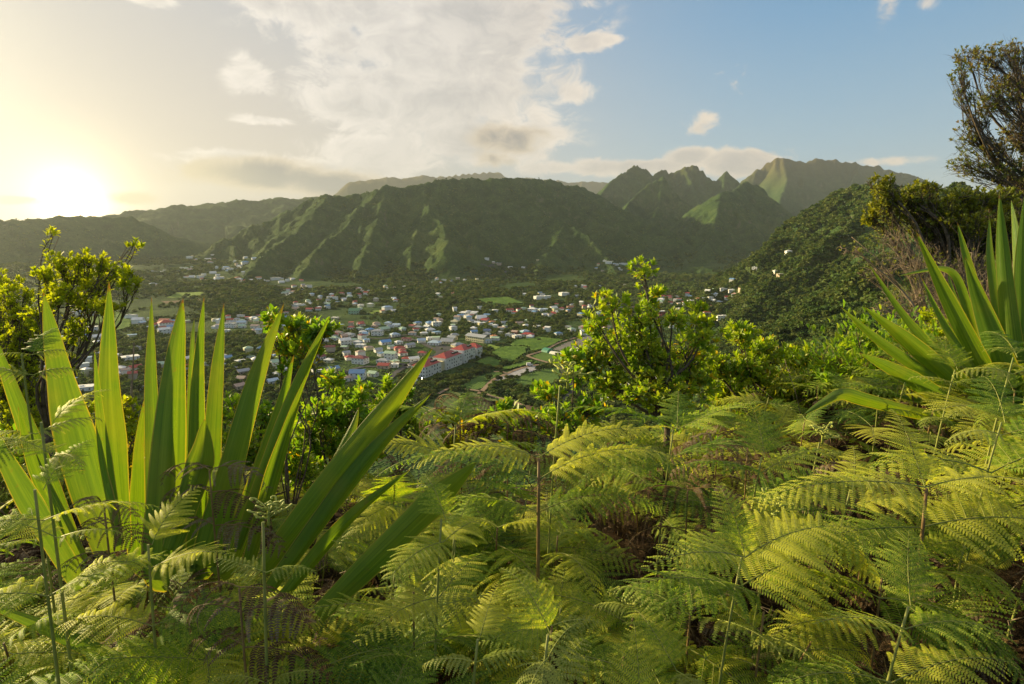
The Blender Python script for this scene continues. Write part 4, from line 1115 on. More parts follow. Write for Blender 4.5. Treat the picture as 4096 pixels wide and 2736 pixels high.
def build_valley_trees():
    M_TCROWN = leaf_mat('village_tree_leaves', [(0.022, 0.044, 0.014), (0.042, 0.076, 0.020), (0.075, 0.115, 0.026), (0.12, 0.145, 0.035)], 0.25, (1.2, 1.1, 0.4), 0.7, 0.03, 0.1, 0.6)
    def crown(seed, **kw):
        V, F = crown_mesh('crown', 300, seed, **kw); V2, F2 = rock_ball(seed, .5)
        me = bpy.data.meshes.new('crown'); me.from_pydata([tuple(v) for v in np.concatenate([V, V2])], [], [list(map(int, f)) for f in F] + [list(map(int, f + len(V))) for f in F2])
        me.materials.append(M_TCROWN); me.update(); return me
    CR = [crown(500 + i, lobes=4 + i, leaf=.14) for i in range(5)]
    tk = MB(); tk.tube([(0, 0, -.6), (.02, 0, .4), (0.0, .02, .8)], [.09, .07, .05], 6); TK = tk.mesh('trunk', [M_BARK])
    # palm: trunk and a star of arching fronds
    pf = MB()
    for k in range(15):
        a = k * 2.4; el = random.uniform(-.1, 1.0); c, s = math.cos(a), math.sin(a); P = []
        for i in range(6):
            t = i / 5; rr = 2.6 * t; z = 2.2 * (el * t - 0.75 * t * t * (1.2 - .5 * el)); P.append(Vector((c * rr, s * rr, z)))
        for i in range(5):
            w = .34 * math.sin(math.pi * (i + .6) / 6.0); w2 = .34 * math.sin(math.pi * min(1, (i + 1.6) / 6.0)) + .02; sd_ = Vector((-s, c, 0))
            for sg in (-1, 1): pf.add([P[i], P[i + 1], P[i + 1] + sd_ * sg * w2 - Vector((0, 0, .18)), P[i] + sd_ * sg * w - Vector((0, 0, .18))], [(0, 1, 2, 3)])
    PF = pf.mesh('fronds', [M_TCROWN])
    pt = MB(); pt.tube([(0, 0, -1), (.15, 0, 3), (.1, .1, 7)], [.22, .15, .12], 7); PT = pt.mesh('trunk', [M_BARK])
    hx = np.array([h[0] for h in HOUSES]); hy = np.array([h[1] for h in HOUSES]); hw = np.array([h[2] for h in HOUSES])
    # candidates over the floor
    x, y, r = polar_points(42000, -47, 30, 330, 2700, 0.95)
    z = terrain(x, y); u, v = proj(x, y, z)
    hf = z - floor_h(x, y)
    keep = (hf < 14) & (v < 1900)
    stray = rng.uniform(0, 1, len(x)) < .03
    for pl in FIELDS: keep &= (~inpoly(u, v, pl)) | stray
    for P in ROADS:
        for a, b in P: keep &= np.hypot(x - a, y - b) > 4.2
    dens = fbm(x / 130, y / 130, 3, 601)
    # open ground between the groves
    keep &= dens > -0.30
    x, y, z, r, u, v, dens = [q[keep] for q in (x, y, z, r, u, v, dens)]
    s = rng.uniform(1.5, 3.4, len(x)) * (0.8 + 1.3 * np.clip(dens + .3, 0, .8)) * np.clip(r / 900, .8, 1.35)
    clear = np.ones(len(x), bool); front = np.ones(len(x), bool)
    for a, b, w in zip(hx, hy, hw):
        d = np.hypot(x - a, y - b); clear &= d > (w * .46 + s * .35)
        # a tree just in front of a house stays low enough to leave its roof in view
        ux, uy = a / math.hypot(a, b), b / math.hypot(a, b)
        along = (a - x) * ux + (b - y) * uy; side = np.abs((a - x) * uy - (b - y) * ux)
        nearf = (along > 0) & (along < 26) & (side < w * .55)
        s = np.where(nearf, np.minimum(s, 1.5), s)
    x, y, z, r, u, v, s = [q[clear] for q in (x, y, z, r, u, v, s)]
    order = np.argsort(r + 0 * s)
    # the nearest trees of the village are things of their own
    visible = (u > 850) & (u < 2300) & (v > 1290) & (v < 1530)
    ids = [i for i in order if visible[i]][:230]
    idset = set(ids)
    named = np.array([0.0 if 'small roofs' not in p[2] else 1e5 for p in HPIX])
    def near_house(i):
        d = np.hypot(hx - x[i], hy - y[i]) + named; j = int(np.argmin(d)); return j
    tl = []
    for i in ids:
        rz = random.uniform(0, 6.28)
        T = empty('village_tree', (x[i], y[i], z[i]), None, 'tree', 'trees standing in the near part of the village', rz)
        k = s[i]
        j = near_house(i); dx = u[i] - HPIX[j][0]; dy = v[i] - HPIX[j][1]
        rel = ('right of' if dx > 0 else 'left of') if abs(dx) > abs(dy) else ('in front of' if dy > 0 else 'behind')
        sz = 'small' if k < 2.2 else 'medium-sized' if k < 3.3 else 'large'
        tl.append((T, u[i], '%s green tree %s the %s, %s' % (sz, rel, HPIX[j][2], 'left of centre' if u[i] < 1300 else 'mid-village' if u[i] < 1700 else 'by the fields')))
        link('trunk', TK, T, scale=(k, k, k)); link('crown', random.choice(CR), T, loc=(0, 0, k * .15), scale=(k, k, k * random.uniform(.9, 1.25)))
    single_out(tl)
    rest = np.array([i for i in range(len(x)) if i not in idset])
    sc = s[rest]
    scatter('valley_trees', np.stack([x[rest], y[rest], z[rest] - .2 * sc], -1), np.stack([sc, sc, sc * rng.uniform(.8, 1.2, len(sc))], -1), FARCROWNS + CROWNS[:2])
    c = 0; pl_ = []
    for _ in range(400):
        i = int(rest[random.randrange(len(rest))])
        if not (1000 < u[i] < 2200 and 1300 < v[i] < 1500): continue
        T = empty('palm_tree', (x[i] + 2, y[i], z[i]), None, 'palm', 'palms in the village gardens', random.uniform(0, 6))
        k = random.uniform(.7, 1.1); link('trunk', PT, T, scale=k); link('crown', PF, T, loc=(.1 * k, .1 * k, 7 * k), scale=k)
        j = near_house(i); dx = u[i] - HPIX[j][0]; dy = v[i] - HPIX[j][1]
        rel = ('right of' if dx > 0 else 'left of') if abs(dx) > abs(dy) else ('in front of' if dy > 0 else 'behind')
        pl_.append((T, u[i], 'slender palm %s the %s in the village' % (rel, HPIX[j][2])))
        c += 1
        if c >= 34: break
    single_out(pl_)
build_valley_trees()
# ------------------------------------------------------------------ foreground plants
def make_blade_mat():
    m, nt, out = mat('sword_leaf')
    A = nt.node('ShaderNodeAttribute', attribute_name='lat').outputs['Fac']
    B = nt.node('ShaderNodeAttribute', attribute_name='lon').outputs['Fac']
    rnd = nt.node('ShaderNodeObjectInfo').outputs['Random']
    vec = nt.xyz(nt.m('MULTIPLY', A, 3.4), nt.m('MULTIPLY', B, 0.9), nt.m('MULTIPLY', rnd, 40))
    st = nt.noise(vec, 1.6, 4, 0.6)
    vec2 = nt.xyz(nt.m('MULTIPLY', A, 26.0), nt.m('MULTIPLY', B, 1.6), nt.m('MULTIPLY', rnd, 40))
    st2 = nt.noise(vec2, 1.0, 3, 0.6)
    P = nt.node('ShaderNodeNewGeometry').outputs['Position']
    blot = nt.noise(P, 22, 4, 0.7)
    f = nt.m('ADD', nt.m('MULTIPLY', st, 0.62), nt.m('MULTIPLY', st2, 0.38))
    c = nt.ramp(f, [(0.34, (0.055, 0.120, 0.012)), (0.47, (0.090, 0.180, 0.014)), (0.57, (0.135, 0.230, 0.018)), (0.68, (0.21, 0.30, 0.05))])
    c = nt.mix(nt.m('MULTIPLY', rnd, 0.35), c, (0.10, 0.20, 0.05))
    edge = nt.step(nt.m('ABSOLUTE', A), 0.90, 0.99)
    c = nt.mix(nt.m('MULTIPLY', edge, 0.75), c, (0.42, 0.33, 0.07))
    c = nt.mix(nt.step(blot, 0.62, 0.74, 0.0, 0.6), c, (0.15, 0.12, 0.03))
    blot2 = nt.noise(P, 3.0, 3, 0.6)
    c = nt.mix(nt.step(blot2, 0.45, 0.65, 0.0, 0.35), c, (0.20, 0.24, 0.03))
    tipn = nt.m('ADD', B, nt.m('MULTIPLY', nt.m('SUBTRACT', blot, 0.5), 0.16))
    c = nt.mix(nt.step(tipn, 0.96, 1.0, 0.0, 0.85), c, (0.16, 0.07, 0.03))
    b = nt.node('ShaderNodeBsdfPrincipled')
    nt.put(b.inputs['Base Color'], c); nt.put(b.inputs['Roughness'], 0.42); nt.put(b.inputs['Specular IOR Level'], 0.35)
    bu = nt.node('ShaderNodeBump'); nt.put(bu.inputs['Height'], nt.m('ADD', st2, st)); bu.inputs['Distance'].default_value = 0.004; bu.inputs['Strength'].default_value = 0.6
    nt.l.new(bu.outputs[0], b.inputs['Normal'])
    t = nt.node('ShaderNodeBsdfTranslucent')
    nt.put(t.inputs['Color'], nt.vm('MULTIPLY', c, (1.7, 1.45, 0.3)))
    mx = nt.node('ShaderNodeMixShader'); mx.inputs[0].default_value = 0.42
    nt.l.new(b.outputs[0], mx.inputs[1]); nt.l.new(t.outputs[0], mx.inputs[2]); nt.l.new(mx.outputs[0], out.inputs[0])
    return m
M_BLADE = make_blade_mat()

def catmull(P, n):
    P = [Vector(p) for p in P]
    P = [P[0] * 2 - P[1]] + P + [P[-1] * 2 - P[-2]]
    out = []
    segs = len(P) - 3
    for i in range(n + 1):
        t = i / n * segs; k = min(int(t), segs - 1); f = t - k
        a, b, c, d = P[k:k + 4]
        out.append(0.5 * ((2 * b) + (-a + c) * f + (2 * a - 5 * b + 4 * c - d) * f * f + (-a + 3 * b - 3 * c + d) * f ** 3))
    return out

def blade(parent, origin, pts, width, twist=0.0, fold=0.25, peak=0.36, root=0.55, tipp=0.85, twist_end=None, side=None, n=30):
    """one sword leaf: pts root -> tip in world space, width in metres, twist in degrees away from facing the camera"""
    C = catmull(pts, n); LAT = [-1, -0.62, -0.25, 0, 0.25, 0.62, 1]
    V, lat, lon = [], [], []
    wob = random.uniform(0, 6)
    for i, p in enumerate(C):
        t = i / n
        T = (C[min(i + 1, n)] - C[max(i - 1, 0)]).normalized()
        view = (p - Vector((0, 0, CAMZ))).normalized()
        Wd = T.cross(view).normalized()
        tw = twist if twist_end is None else twist + (twist_end - twist) * t
        Wd = Matrix.Rotation(R(tw), 3, T) @ Wd
        N = T.cross(Wd).normalized()
        if t < peak: w = root + (1 - root) * math.sin(math.pi / 2 * t / peak)
        else:
            q = (t - peak) / (1 - peak); w = (1 - q ** 1.25) ** tipp * (1 - 0.10 * math.sin(math.pi * q))
        w = max(w, 0.012) * width * 0.43 * (1 + 0.03 * math.sin(t * 17 + wob))
        for a in LAT:
            f = fold * (abs(a) ** 1.3) * w * (1 - 0.2 * t) + 0.06 * w * math.sin(a * 9 + wob)
            V.append(p + Wd * (a * w) + N * (-f) - Vector(origin)); lat.append(a); lon.append(t)
    m = len(LAT)
    F = [[i * m + k, i * m + k + 1, (i + 1) * m + k + 1, (i + 1) * m + k] for i in range(n) for k in range(m - 1)]
    me = npmesh('leaf', [tuple(v) for v in V], F, [M_BLADE])
    for nm, arr in (('lat', lat), ('lon', lon)):
        a = me.attributes.new(nm, 'FLOAT', 'POINT'); a.data.foreach_set('value', np.array(arr, np.float32))
    return link('leaf', me, parent)

def sword_plant(label, root_px, d0, leaves, name='sword_leaf_plant'):
    O = at(*root_px, d0)
    gz = ground_z(O.x, O.y)
    base = Vector((O.x, O.y, gz))
    root = empty(name, base, label, 'plant')
    mb = MB(); h = max(0.15, O.z - gz)
    mb.tube([(0, 0, -0.15), (0.02, 0, h * 0.5), (0, 0, h + 0.05)], [0.10, 0.09, 0.07], 12)
    mb.obj('stem', M_BARK, root)
    for L in leaves:
        pts = [at(u, v, d) for u, v, d in L['p']]
        far = (pts[0] - O).length > 0.42
        # every leaf starts at the heart of the rosette
        s = pts[0]; heart = s + (O - s) * 0.4
        wpx = L['w']; dm = L['p'][len(L['p']) // 2][2]
        blade(root, base, pts if far or (heart - s).length <= 0.06 else [heart] + pts, wpx * dm / FPX, L.get('t', 0), L.get('f', 0.25), L.get('pk', 0.36), L.get('r', 0.72), L.get('tp', 0.85), L.get('te'))
    return root

def build_sword_plants():
    Lv = []
    def lf(tip, mid, base, w, dt=2.9, db=2.9, **k):
        dm = (dt + db) / 2
        Lv.append(dict(p=[(base[0], base[1], db), (mid[0], mid[1], dm), (tip[0], tip[1], dt)], w=w, **k))
    # left rosette: tip, a point on the way, lowest visible point (pixels of the photograph)
    lf((174, 1170), (275, 1650), (430, 2200), 172, 2.75, 2.75, t=-12, te=10, f=.30)
    lf((378, 1400), (408, 1720), (480, 2180), 62, 2.85, 2.8, t=35, f=.2)
    lf((436, 1125), (440, 1600), (490, 2200), 122, 3.0, 2.85, t=20, te=0, f=.45)
    lf((575, 1600), (556, 1850), (560, 2220), 90, 3.05, 2.95, t=25, f=.3)
    lf((606, 1190), (604, 1600), (640, 2200), 100, 3.2, 3.0, t=-10, f=.3)
    lf((732, 1196), (690, 1560), (660, 2210), 186, 2.8, 2.75, t=10, te=-6, f=.42)
    lf((726, 1202), (680, 1480), (640, 2100), 84, 3.05, 2.95, t=-30, f=.3)
    lf((816, 1190), (792, 1560), (790, 2200), 104, 3.05, 2.9, t=18, f=.28)
    lf((896, 1213), (862, 1560), (820, 2200), 108, 3.2, 2.95, t=-8, f=.3)
    lf((777, 1272), (768, 1420), (750, 2000), 26, 3.5, 3.2, t=10)
    lf((818, 1676), (800, 1850), (680, 2200), 116, 2.55, 2.55, t=-15, te=10, f=.3, pk=.5)
    lf((1135, 1216), (1010, 1560), (850, 2160), 138, 2.85, 2.8, t=5, te=-8, f=.26)
    lf((1176, 1420), (1105, 1690), (930, 2220), 104, 2.95, 2.85, t=20, f=.3)
    lf((1318, 1266), (1195, 1560), (960, 2200), 78, 2.7, 2.75, t=38, te=20, f=.8)
    lf((1225, 1500), (1130, 1800), (1000, 2260), 84, 2.6, 2.65, t=30, f=.6)
    lf((1730, 1392), (1500, 1700), (1040, 2290), 128, 2.35, 2.6, t=8, te=-5, f=.34)
    lf((1724, 1574), (1480, 1830), (1080, 2370), 96, 2.4, 2.6, t=30, te=10, f=.75)
    lf((1905, 1850), (1700, 2040), (1270, 2460), 132, 2.25, 2.45, t=-6, te=8, f=.22, pk=.55, r=.7)
    lf((1436, 1630), (1390, 1760), (1240, 2060), 62, 3.0, 2.9, t=-20)
    lf((1640, 1880), (1400, 2080), (1130, 2400), 80, 2.6, 2.6, t=30, f=.7)
    lf((-70, 1230), (90, 1640), (300, 2170), 92, 2.6, 2.7, t=22, te=40, f=.5)
    lf((72, 1628), (150, 1880), (340, 2250), 70, 2.5, 2.6, t=20, f=.5)
    lf((-140, 1540), (60, 1900), (330, 2350), 96, 2.4, 2.5, t=10, f=.5)
    lf((-100, 2400), (180, 2500), (620, 2700), 90, 2.2, 2.4, t=40, f=.4)
    sword_plant('broad yellow-green sword-leaved rosette below the low sun, rising from the ferns', (760, 2420), 2.85, Lv)
    Lv.clear()
    def rf(tip, mid, base, w, dt=4.5, db=4.5, **k): lf(tip, mid, base, w, dt, db, **k)
    rf((3998, 765), (4015, 1060), (4060, 1520), 96, 4.4, 4.5, t=-14, te=6, f=.5)
    rf((4100, 770), (4092, 1060), (4100, 1500), 96, 4.35, 4.5, t=15, f=.45)
    rf((3957, 862), (3968, 1080), (4040, 1500), 66, 4.8, 4.6, t=30, f=.3)
    rf((4045, 800), (4066, 1000), (4090, 1480), 50, 4.9, 4.7, t=-30, f=.3)
    rf((3829, 890), (3880, 1070), (4010, 1500), 66, 4.5, 4.5, t=25, f=.3)
    rf((3861, 1030), (3930, 1230), (4040, 1540), 122, 4.2, 4.35, t=-5, te=12, f=.55)
    rf((3663, 926), (3790, 1190), (3980, 1560), 100, 4.25, 4.4, t=8, f=.45)
    rf((3684, 1106), (3790, 1310), (3950, 1560), 70, 4.35, 4.4, t=25, te=45, f=.5)
    rf((3474, 1056), (3640, 1290), (3890, 1560), 62, 4.5, 4.5, t=18, f=.25)
    rf((3458, 1228), (3640, 1370), (3860, 1570), 84, 4.3, 4.45, t=-14, te=15, f=.5)
    rf((3363, 1228), (3530, 1370), (3810, 1560), 54, 4.4, 4.45, t=20, f=.5)
    rf((3440, 1413), (3600, 1490), (3830, 1620), 84, 4.2, 4.4, t=10, f=.55)
    rf((3545, 1575), (3680, 1600), (3860, 1650), 60, 4.5, 4.5, t=30, f=.5)
    rf((3790, 1085), (3830, 1220), (3960, 1520), 50, 4.8, 4.6, t=30)
    rf((3930, 1560), (3990, 1620), (4060, 1700), 70, 4.1, 4.3, t=10)
    rf((4260, 860), (4190, 1100), (4120, 1500), 96, 4.4, 4.5, t=-10, f=.4)
    rf((4420, 1050), (4300, 1250), (4160, 1560), 90, 4.4, 4.5, t=-10, f=.4)
    Lv.append(dict(p=[(3880, 1660, 4.3), (3700, 1655, 4.1), (3480, 1600, 3.95), (3372, 1574, 3.9), (3290, 1610, 3.85), (3208, 1664, 3.8)], w=66, t=15, f=.5, pk=.5))
    Lv.append(dict(p=[(3960, 1500, 4.6), (3880, 1250, 4.6), (3830, 1110, 4.6), (3770, 1072, 4.6), (3690, 1082, 4.55), (3590, 1104, 4.5)], w=48, t=30, f=.4))
    sword_plant('tall two-tone green sword-leaved rosette in front of the dark tree at the edge', (4060, 1640), 4.5, Lv)
build_sword_plants()

# ---- bracken
M_FERN = leaf_mat('bracken_leaf', [(0.062, 0.135, 0.022), (0.150, 0.255, 0.030), (0.290, 0.385, 0.045), (0.50, 0.51, 0.07)], 0.50, (1.6, 1.6, 0.35), 0.55, 5.0, 0.2, 0.55)
M_FERNY = leaf_mat('young_bracken_leaf', [(0.14, 0.21, 0.035), (0.22, 0.28, 0.05), (0.32, 0.36, 0.09)], 0.42, (1.5, 1.35, 0.4), 0.55, 5.0, 0.2, 0.4)
M_DEAD = leaf_mat('dead_bracken', [(0.030, 0.020, 0.014), (0.070, 0.042, 0.024), (0.13, 0.080, 0.042), (0.17, 0.14, 0.10)], 0.2, (1.2, 1.0, 0.7), 0.8, 6.0, 0.1, 0.5)
def make_stem_mat(name, a, b):
    m, nt, out = mat(name)
    P = nt.node('ShaderNodeNewGeometry').outputs['Position']
    n = nt.noise(P, 9, 4, 0.6)
    principled(nt, out, nt.ramp(n, [(0.35, a), (0.65, b)]), 0.55, n, 0.003, 0.4, 0.3)
    return m
M_STEM = make_stem_mat('fern_stalk', (0.17, 0.21, 0.045), (0.27, 0.27, 0.07))
M_STEMB = make_stem_mat('brown_stalk', (0.13, 0.075, 0.03), (0.22, 0.15, 0.055))
M_FIDDLE = make_stem_mat('fiddlehead', (0.26, 0.31, 0.05), (0.42, 0.43, 0.10))

def fern_blade(name, L, npin, droop, seed, wide=0.40, curl=0.0, mats=None, ragged=0.0):
    """one bipinnate blade lying along +X, drooping; real leaflets, each a folded lozenge"""
    r = random.Random(seed)
    V, F, M = [], [], []
    def quad(a, b, c, d, mi): k = len(V); V.extend((a, b, c, d)); F.append((k, k + 1, k + 2, k + 3)); M.append(mi)
    NS = 36; pts = []; ang = r.uniform(0.05, 0.25); p = Vector((0, 0, 0)); yaw = 0; bend = r.uniform(-0.4, 0.4)
    for i in range(NS + 1):
        pts.append(p.copy()); t = i / NS
        a = ang - droop * t ** 1.3 - curl * max(0, t - 0.82) * 14
        p = p + Vector((math.cos(a) * math.cos(yaw), math.cos(a) * math.sin(yaw), math.sin(a))) * (L / NS)
        yaw += bend / NS
    def cpos(t):
        k = min(int(t * NS), NS - 1); f = t * NS - k
        return pts[k].lerp(pts[k + 1], f), (pts[k + 1] - pts[k]).normalized()
    # rachis as a thin three-sided stalk
    def stalk(P, r0, r1):
        base = len(V); n = len(P)
        for i, q in enumerate(P):
            T = (P[min(i + 1, n - 1)] - P[max(i - 1, 0)]).normalized()
            s = T.cross(Vector((0, 0, 1)));
            if s.length < 1e-4: s = Vector((0, 1, 0))
            s.normalize(); u = s.cross(T); rr = r0 + (r1 - r0) * i / (n - 1)
            V.extend((q + s * rr, q - s * rr, q + u * rr * 1.4))
        for i in range(n - 1):
            for k in range(3):
                a = base + i * 3; F.append((a + k, a + (k + 1) % 3, a + 3 + (k + 1) % 3, a + 3 + k)); M.append(1)
    stalk(pts[::3], 0.0035, 0.0008)
    for i in range(npin):
        t = 0.07 + 0.91 * (i + 0.5) / npin
        c, T = cpos(t)
        prof = min(1, (1 - t) ** 0.72 * 1.18) * (0.82 + 0.18 * min(1, t * 5))
        S0 = T.cross(Vector((0, 0, 1))).normalized(); U = S0.cross(T).normalized()
        for sgn in (-1, 1):
            if r.random() < ragged: continue
            Lp = wide * L * prof * r.uniform(0.88, 1.1)
            if Lp < 0.012: continue
            fwd = 0.30 + 0.45 * t
            D = (S0 * sgn * math.cos(fwd) + T * math.sin(fwd)).normalized()
            npn = max(4, int(Lp / 0.0105)); pd = r.uniform(0.3, 1.0) * (0.6 + 0.45 * droop)
            q = c.copy(); step = Lp / npn; a = r.uniform(-0.05, 0.25)
            P = [q.copy()]
            for j in range(npn):
                tt = (j + 0.5) / npn
                dirv = (D * math.cos(a - pd * tt) + U * math.sin(a - pd * tt)).normalized()
                if curl: dirv = (dirv - U * curl * tt * 0.8).normalized()
                q2 = q + dirv * step
                S = dirv.cross(U).normalized(); Un = S.cross(dirv).normalized()
                w = 0.125 * Lp * (1 - tt ** 1.4 * 0.86) * (1.0 if tt > 0.06 else 0.75) * r.uniform(0.9, 1.1) + 0.0022
                w = min(w, 0.027)
                hw = step * 0.36
                mid = (q + q2) * 0.5
                for s2 in (-1, 1):
                    tip = mid + S * s2 * w + dirv * w * 0.38 - Un * w * 0.22
                    mm = mid + S * s2 * w * 0.55 + dirv * w * 0.16 + Un * w * 0.03
                    quad(mid - dirv * hw, mm - dirv * hw * 0.95, tip, mm + dirv * hw * 0.95, 0)
                    # the second half of the leaflet, folded at its midrib
                    quad(mid - dirv * hw, mm + dirv * hw * 0.95, mid + dirv * hw * 0.9, mid, 0)
                q = q2; P.append(q.copy())
            stalk(P[::4] if len(P) > 5 else [P[0], P[-1]], 0.0014, 0.0004)
    me = npmesh(name, [tuple(v) for v in V], F, mats or (), False, M)
    return me

FM = [M_FERN, M_STEM]; YM = [M_FERNY, M_FIDDLE]; DM = [M_DEAD, M_STEMB]
BL = [fern_blade('frond', 0.58, 15, dr, 10 + i, wd) for i, (dr, wd) in enumerate([(0.8, .40), (1.15, .36), (0.6, .42), (1.35, .38), (0.95, .33), (0.7, .45), (1.0, .38), (0.5, .36)])]
BIG = [fern_blade('frond', 0.86, 22, dr, 90 + i, wd) for i, (dr, wd) in enumerate([(0.9, .25), (1.2, .23)])]
for m_ in BL + BIG:
    for q in FM: m_.materials.append(q)
BY = [fern_blade('frond', 0.42, 13, dr, 40 + i, wd, curl=cu) for i, (dr, wd, cu) in enumerate([(0.9, .30, .5), (1.3, .28, .9), (0.6, .34, .3)])]
for m_ in BY:
    for q in YM: m_.materials.append(q)
BD = [fern_blade('frond', 0.5, 13, dr, 70 + i, wd, curl=cu, ragged=.25) for i, (dr, wd, cu) in enumerate([(1.9, .34, .8), (2.3, .28, 1.0), (1.5, .36, .4)])]
for m_ in BD:
    for q in DM: m_.materials.append(q)

def spiral(mb, p, d, size, mi=0, turns=1.6, rad=0.005, flip=1):
    """a fiddlehead crozier: a stalk tip wound up like a watch spring"""
    d = Vector(d).normalized(); s = d.cross(Vector((0, 0, 1)))
    if s.length < 0.05: s = Vector((1, 0, 0))
    s.normalize(); n = s * flip
    pts, rr = [], []
    K = 22; q = Vector(p); a = 0
    e1, e2 = d, n
    for i in range(K):
        t = i / (K - 1)
        pts.append(q.copy()); rr.append(rad * (1.1 - 0.45 * t))
        st = size * 0.42 * (1 - t * 0.85)
        q = q + (e1 * math.cos(a) + e2 * math.sin(a)) * st
        a += turns * 2 * math.pi / K * (0.35 + 1.3 * t)
    mb.tube(pts, rr, 6, mi)

def crozier_mesh(seed, n=9):
    """unrolling tip of a bracken frond: short arms, each ending in small spirals"""
    r = random.Random(seed); mb = MB()
    mb.tube([(0, 0, 0), (0, 0.004, 0.05), (0.002, 0, 0.09)], [0.006, 0.0055, 0.004], 6)
    for k in range(n):
        a = 6.28 * k / n + r.uniform(-.4, .4); h = r.uniform(0.02, 0.09)
        L = r.uniform(0.03, 0.085); d = Vector((math.cos(a), math.sin(a), r.uniform(0.2, 0.9))).normalized()
        p0 = Vector((0, 0, h)); p1 = p0 + d * L * .6; p2 = p1 + (d + Vector((0, 0, -.3))).normalized() * L * .5
        mb.tube([p0, p1, p2], [0.0035, 0.003, 0.0028], 5)
        spiral(mb, p2, (d + Vector((0, 0, r.uniform(-.2, .5)))), 0.011, 0, r.uniform(1.2, 1.8), 0.0042, r.choice((-1, 1)))
        for j in range(3):
            q = p0.lerp(p2, 0.3 + .25 * j); dd = Vector((r.uniform(-1, 1), r.uniform(-1, 1), r.uniform(0, .8)))
            spiral(mb, q, dd, 0.006, 0, 1.3, 0.0028, r.choice((-1, 1)))
    return mb.mesh('fiddlehead', [M_FIDDLE])
CROZ = [crozier_mesh(i) for i in range(4)]
def stem_mesh(h, mat_, lean, seed, r0=0.0062):
    r = random.Random(seed); mb = MB(); pts = []
    for i in range(9):
        t = i / 8; pts.append((lean * t * t * h, 0.02 * math.sin(t * 3 + seed), -0.12 + (h + 0.12) * t))
    mb.tube(pts, [r0 * (1.15 - 0.5 * i / 8) for i in range(9)], 7)
    return mb.mesh('stem', [mat_])
STEMS = [(stem_mesh(1.0, mm, ln, s), ln) for s, (mm, ln) in enumerate([(M_STEM, 0.06), (M_STEMB, 0.12), (M_STEM, -0.08), (M_STEMB, 0.0)])]

fern_label_parts = []
FERN_COUNT = [0]
def fern(x, y, top, young=0.0, size=1.0, rz=None, label=None, tilt=0.0, group='bracken ferns of the foreground slope', low=True):
    gz = float(near_ground(x, y))
    h = max(0.35, top - gz)
    rz = random.uniform(0, 6.283) if rz is None else rz
    root = empty('bracken_fern', (x, y, gz), label, 'fern', group, rz)
    sm, ln = STEMS[random.randrange(4)]
    link('stem', sm, root, scale=(1.0, 1.0, h))
    # opposite pairs of blades, smaller and younger towards the tip
    n = 2 if random.random() < .5 else 3
    hs = [(0.72, 1.0), (0.88, 0.82), (1.0, 0.55)][:n]
    if low and random.random() < .45: hs = [(0.5, 0.9)] + hs
    for i, (f, s) in enumerate(hs):
        base = random.uniform(-.3, .3) + i * 0.35
        for k in (0, 1):
            if random.random() < 0.08: continue
            ispan = (i == len(hs) - 1)
            me = random.choice(BY if (ispan and random.random() < 0.28 + young) or random.random() < young * .5 else BL)
            z = f * h; off = ln * f * f * h
            link('frond', me, root, loc=(off, 0, z), rot=(random.uniform(-.45, .45), random.uniform(-.25, .30) - 0.1 * i, base + k * math.pi + random.uniform(-.35, .35)), scale=size * s * random.uniform(0.85, 1.15))
    if random.random() < 0.02 + young * .25:
        link('fiddlehead', random.choice(CROZ), root, loc=(ln * h, 0, h - 0.01), rot=(random.uniform(-.3, .3), random.uniform(-.3, .3), random.uniform(0, 6)), scale=random.uniform(0.4, 0.8))
    elif random.random() < 0.8:
        link('frond', random.choice(BL + BY), root, loc=(ln * h, 0, h - 0.01), rot=(random.uniform(-.3, .3), -random.uniform(.2, .9), random.uniform(0, 6)), scale=size * random.uniform(0.45, 0.75))
    FERN_COUNT[0] += 1
    return root

def fern_at(u, v, d, size, label, rz=0.0, young=0.0, pairs=((0.75, 1.0), (0.93, .8)), tip='blade', tipz=0.0, mats=None, stemr=1.0, tilt=0.25, bl=None, cat='fern', group=None, droop=0.0, tops=0.6):
    """a fern placed by hand: its highest pair of blades opens at pixel (u, v), d metres away"""
    p = at(u, v, d); g = float(near_ground(p.x, p.y)); h = max(.3, p.z - g)
    root = empty('bracken_fern' if cat == 'fern' else 'dead_fern', (p.x, p.y, g), label, cat, group)
    sm, ln = (STEMS[0] if cat == 'fern' else STEMS[3])
    link('stem', STEMS[3][0] if stemr > 1.2 else sm, root, scale=(stemr, stemr, h + tipz))
    ln = 0.0 if stemr > 1.2 else ln
    for f, s_ in pairs:
        for k in (0, 1):
            me = random.choice(bl or (BY if random.random() < young else BL))
            link('frond', me, root, loc=(ln * f * f * h, 0, f * h), rot=(random.uniform(-.3, .3), -tilt + droop, rz + k * math.pi + random.uniform(-.2, .2)), scale=size * s_ * random.uniform(.9, 1.1))
    if tip == 'croz':
        link('fiddlehead', random.choice(CROZ), root, loc=(ln * h, 0, h + tipz - .01), rot=(random.uniform(-.15, .15), random.uniform(-.15, .15), random.uniform(0, 6)), scale=tops * 0.95)
    elif tip == 'blade':
        link('frond', random.choice(bl or BL), root, loc=(ln * h, 0, h), rot=(0, -.7, rz + 1.2), scale=size * .6)
    return root

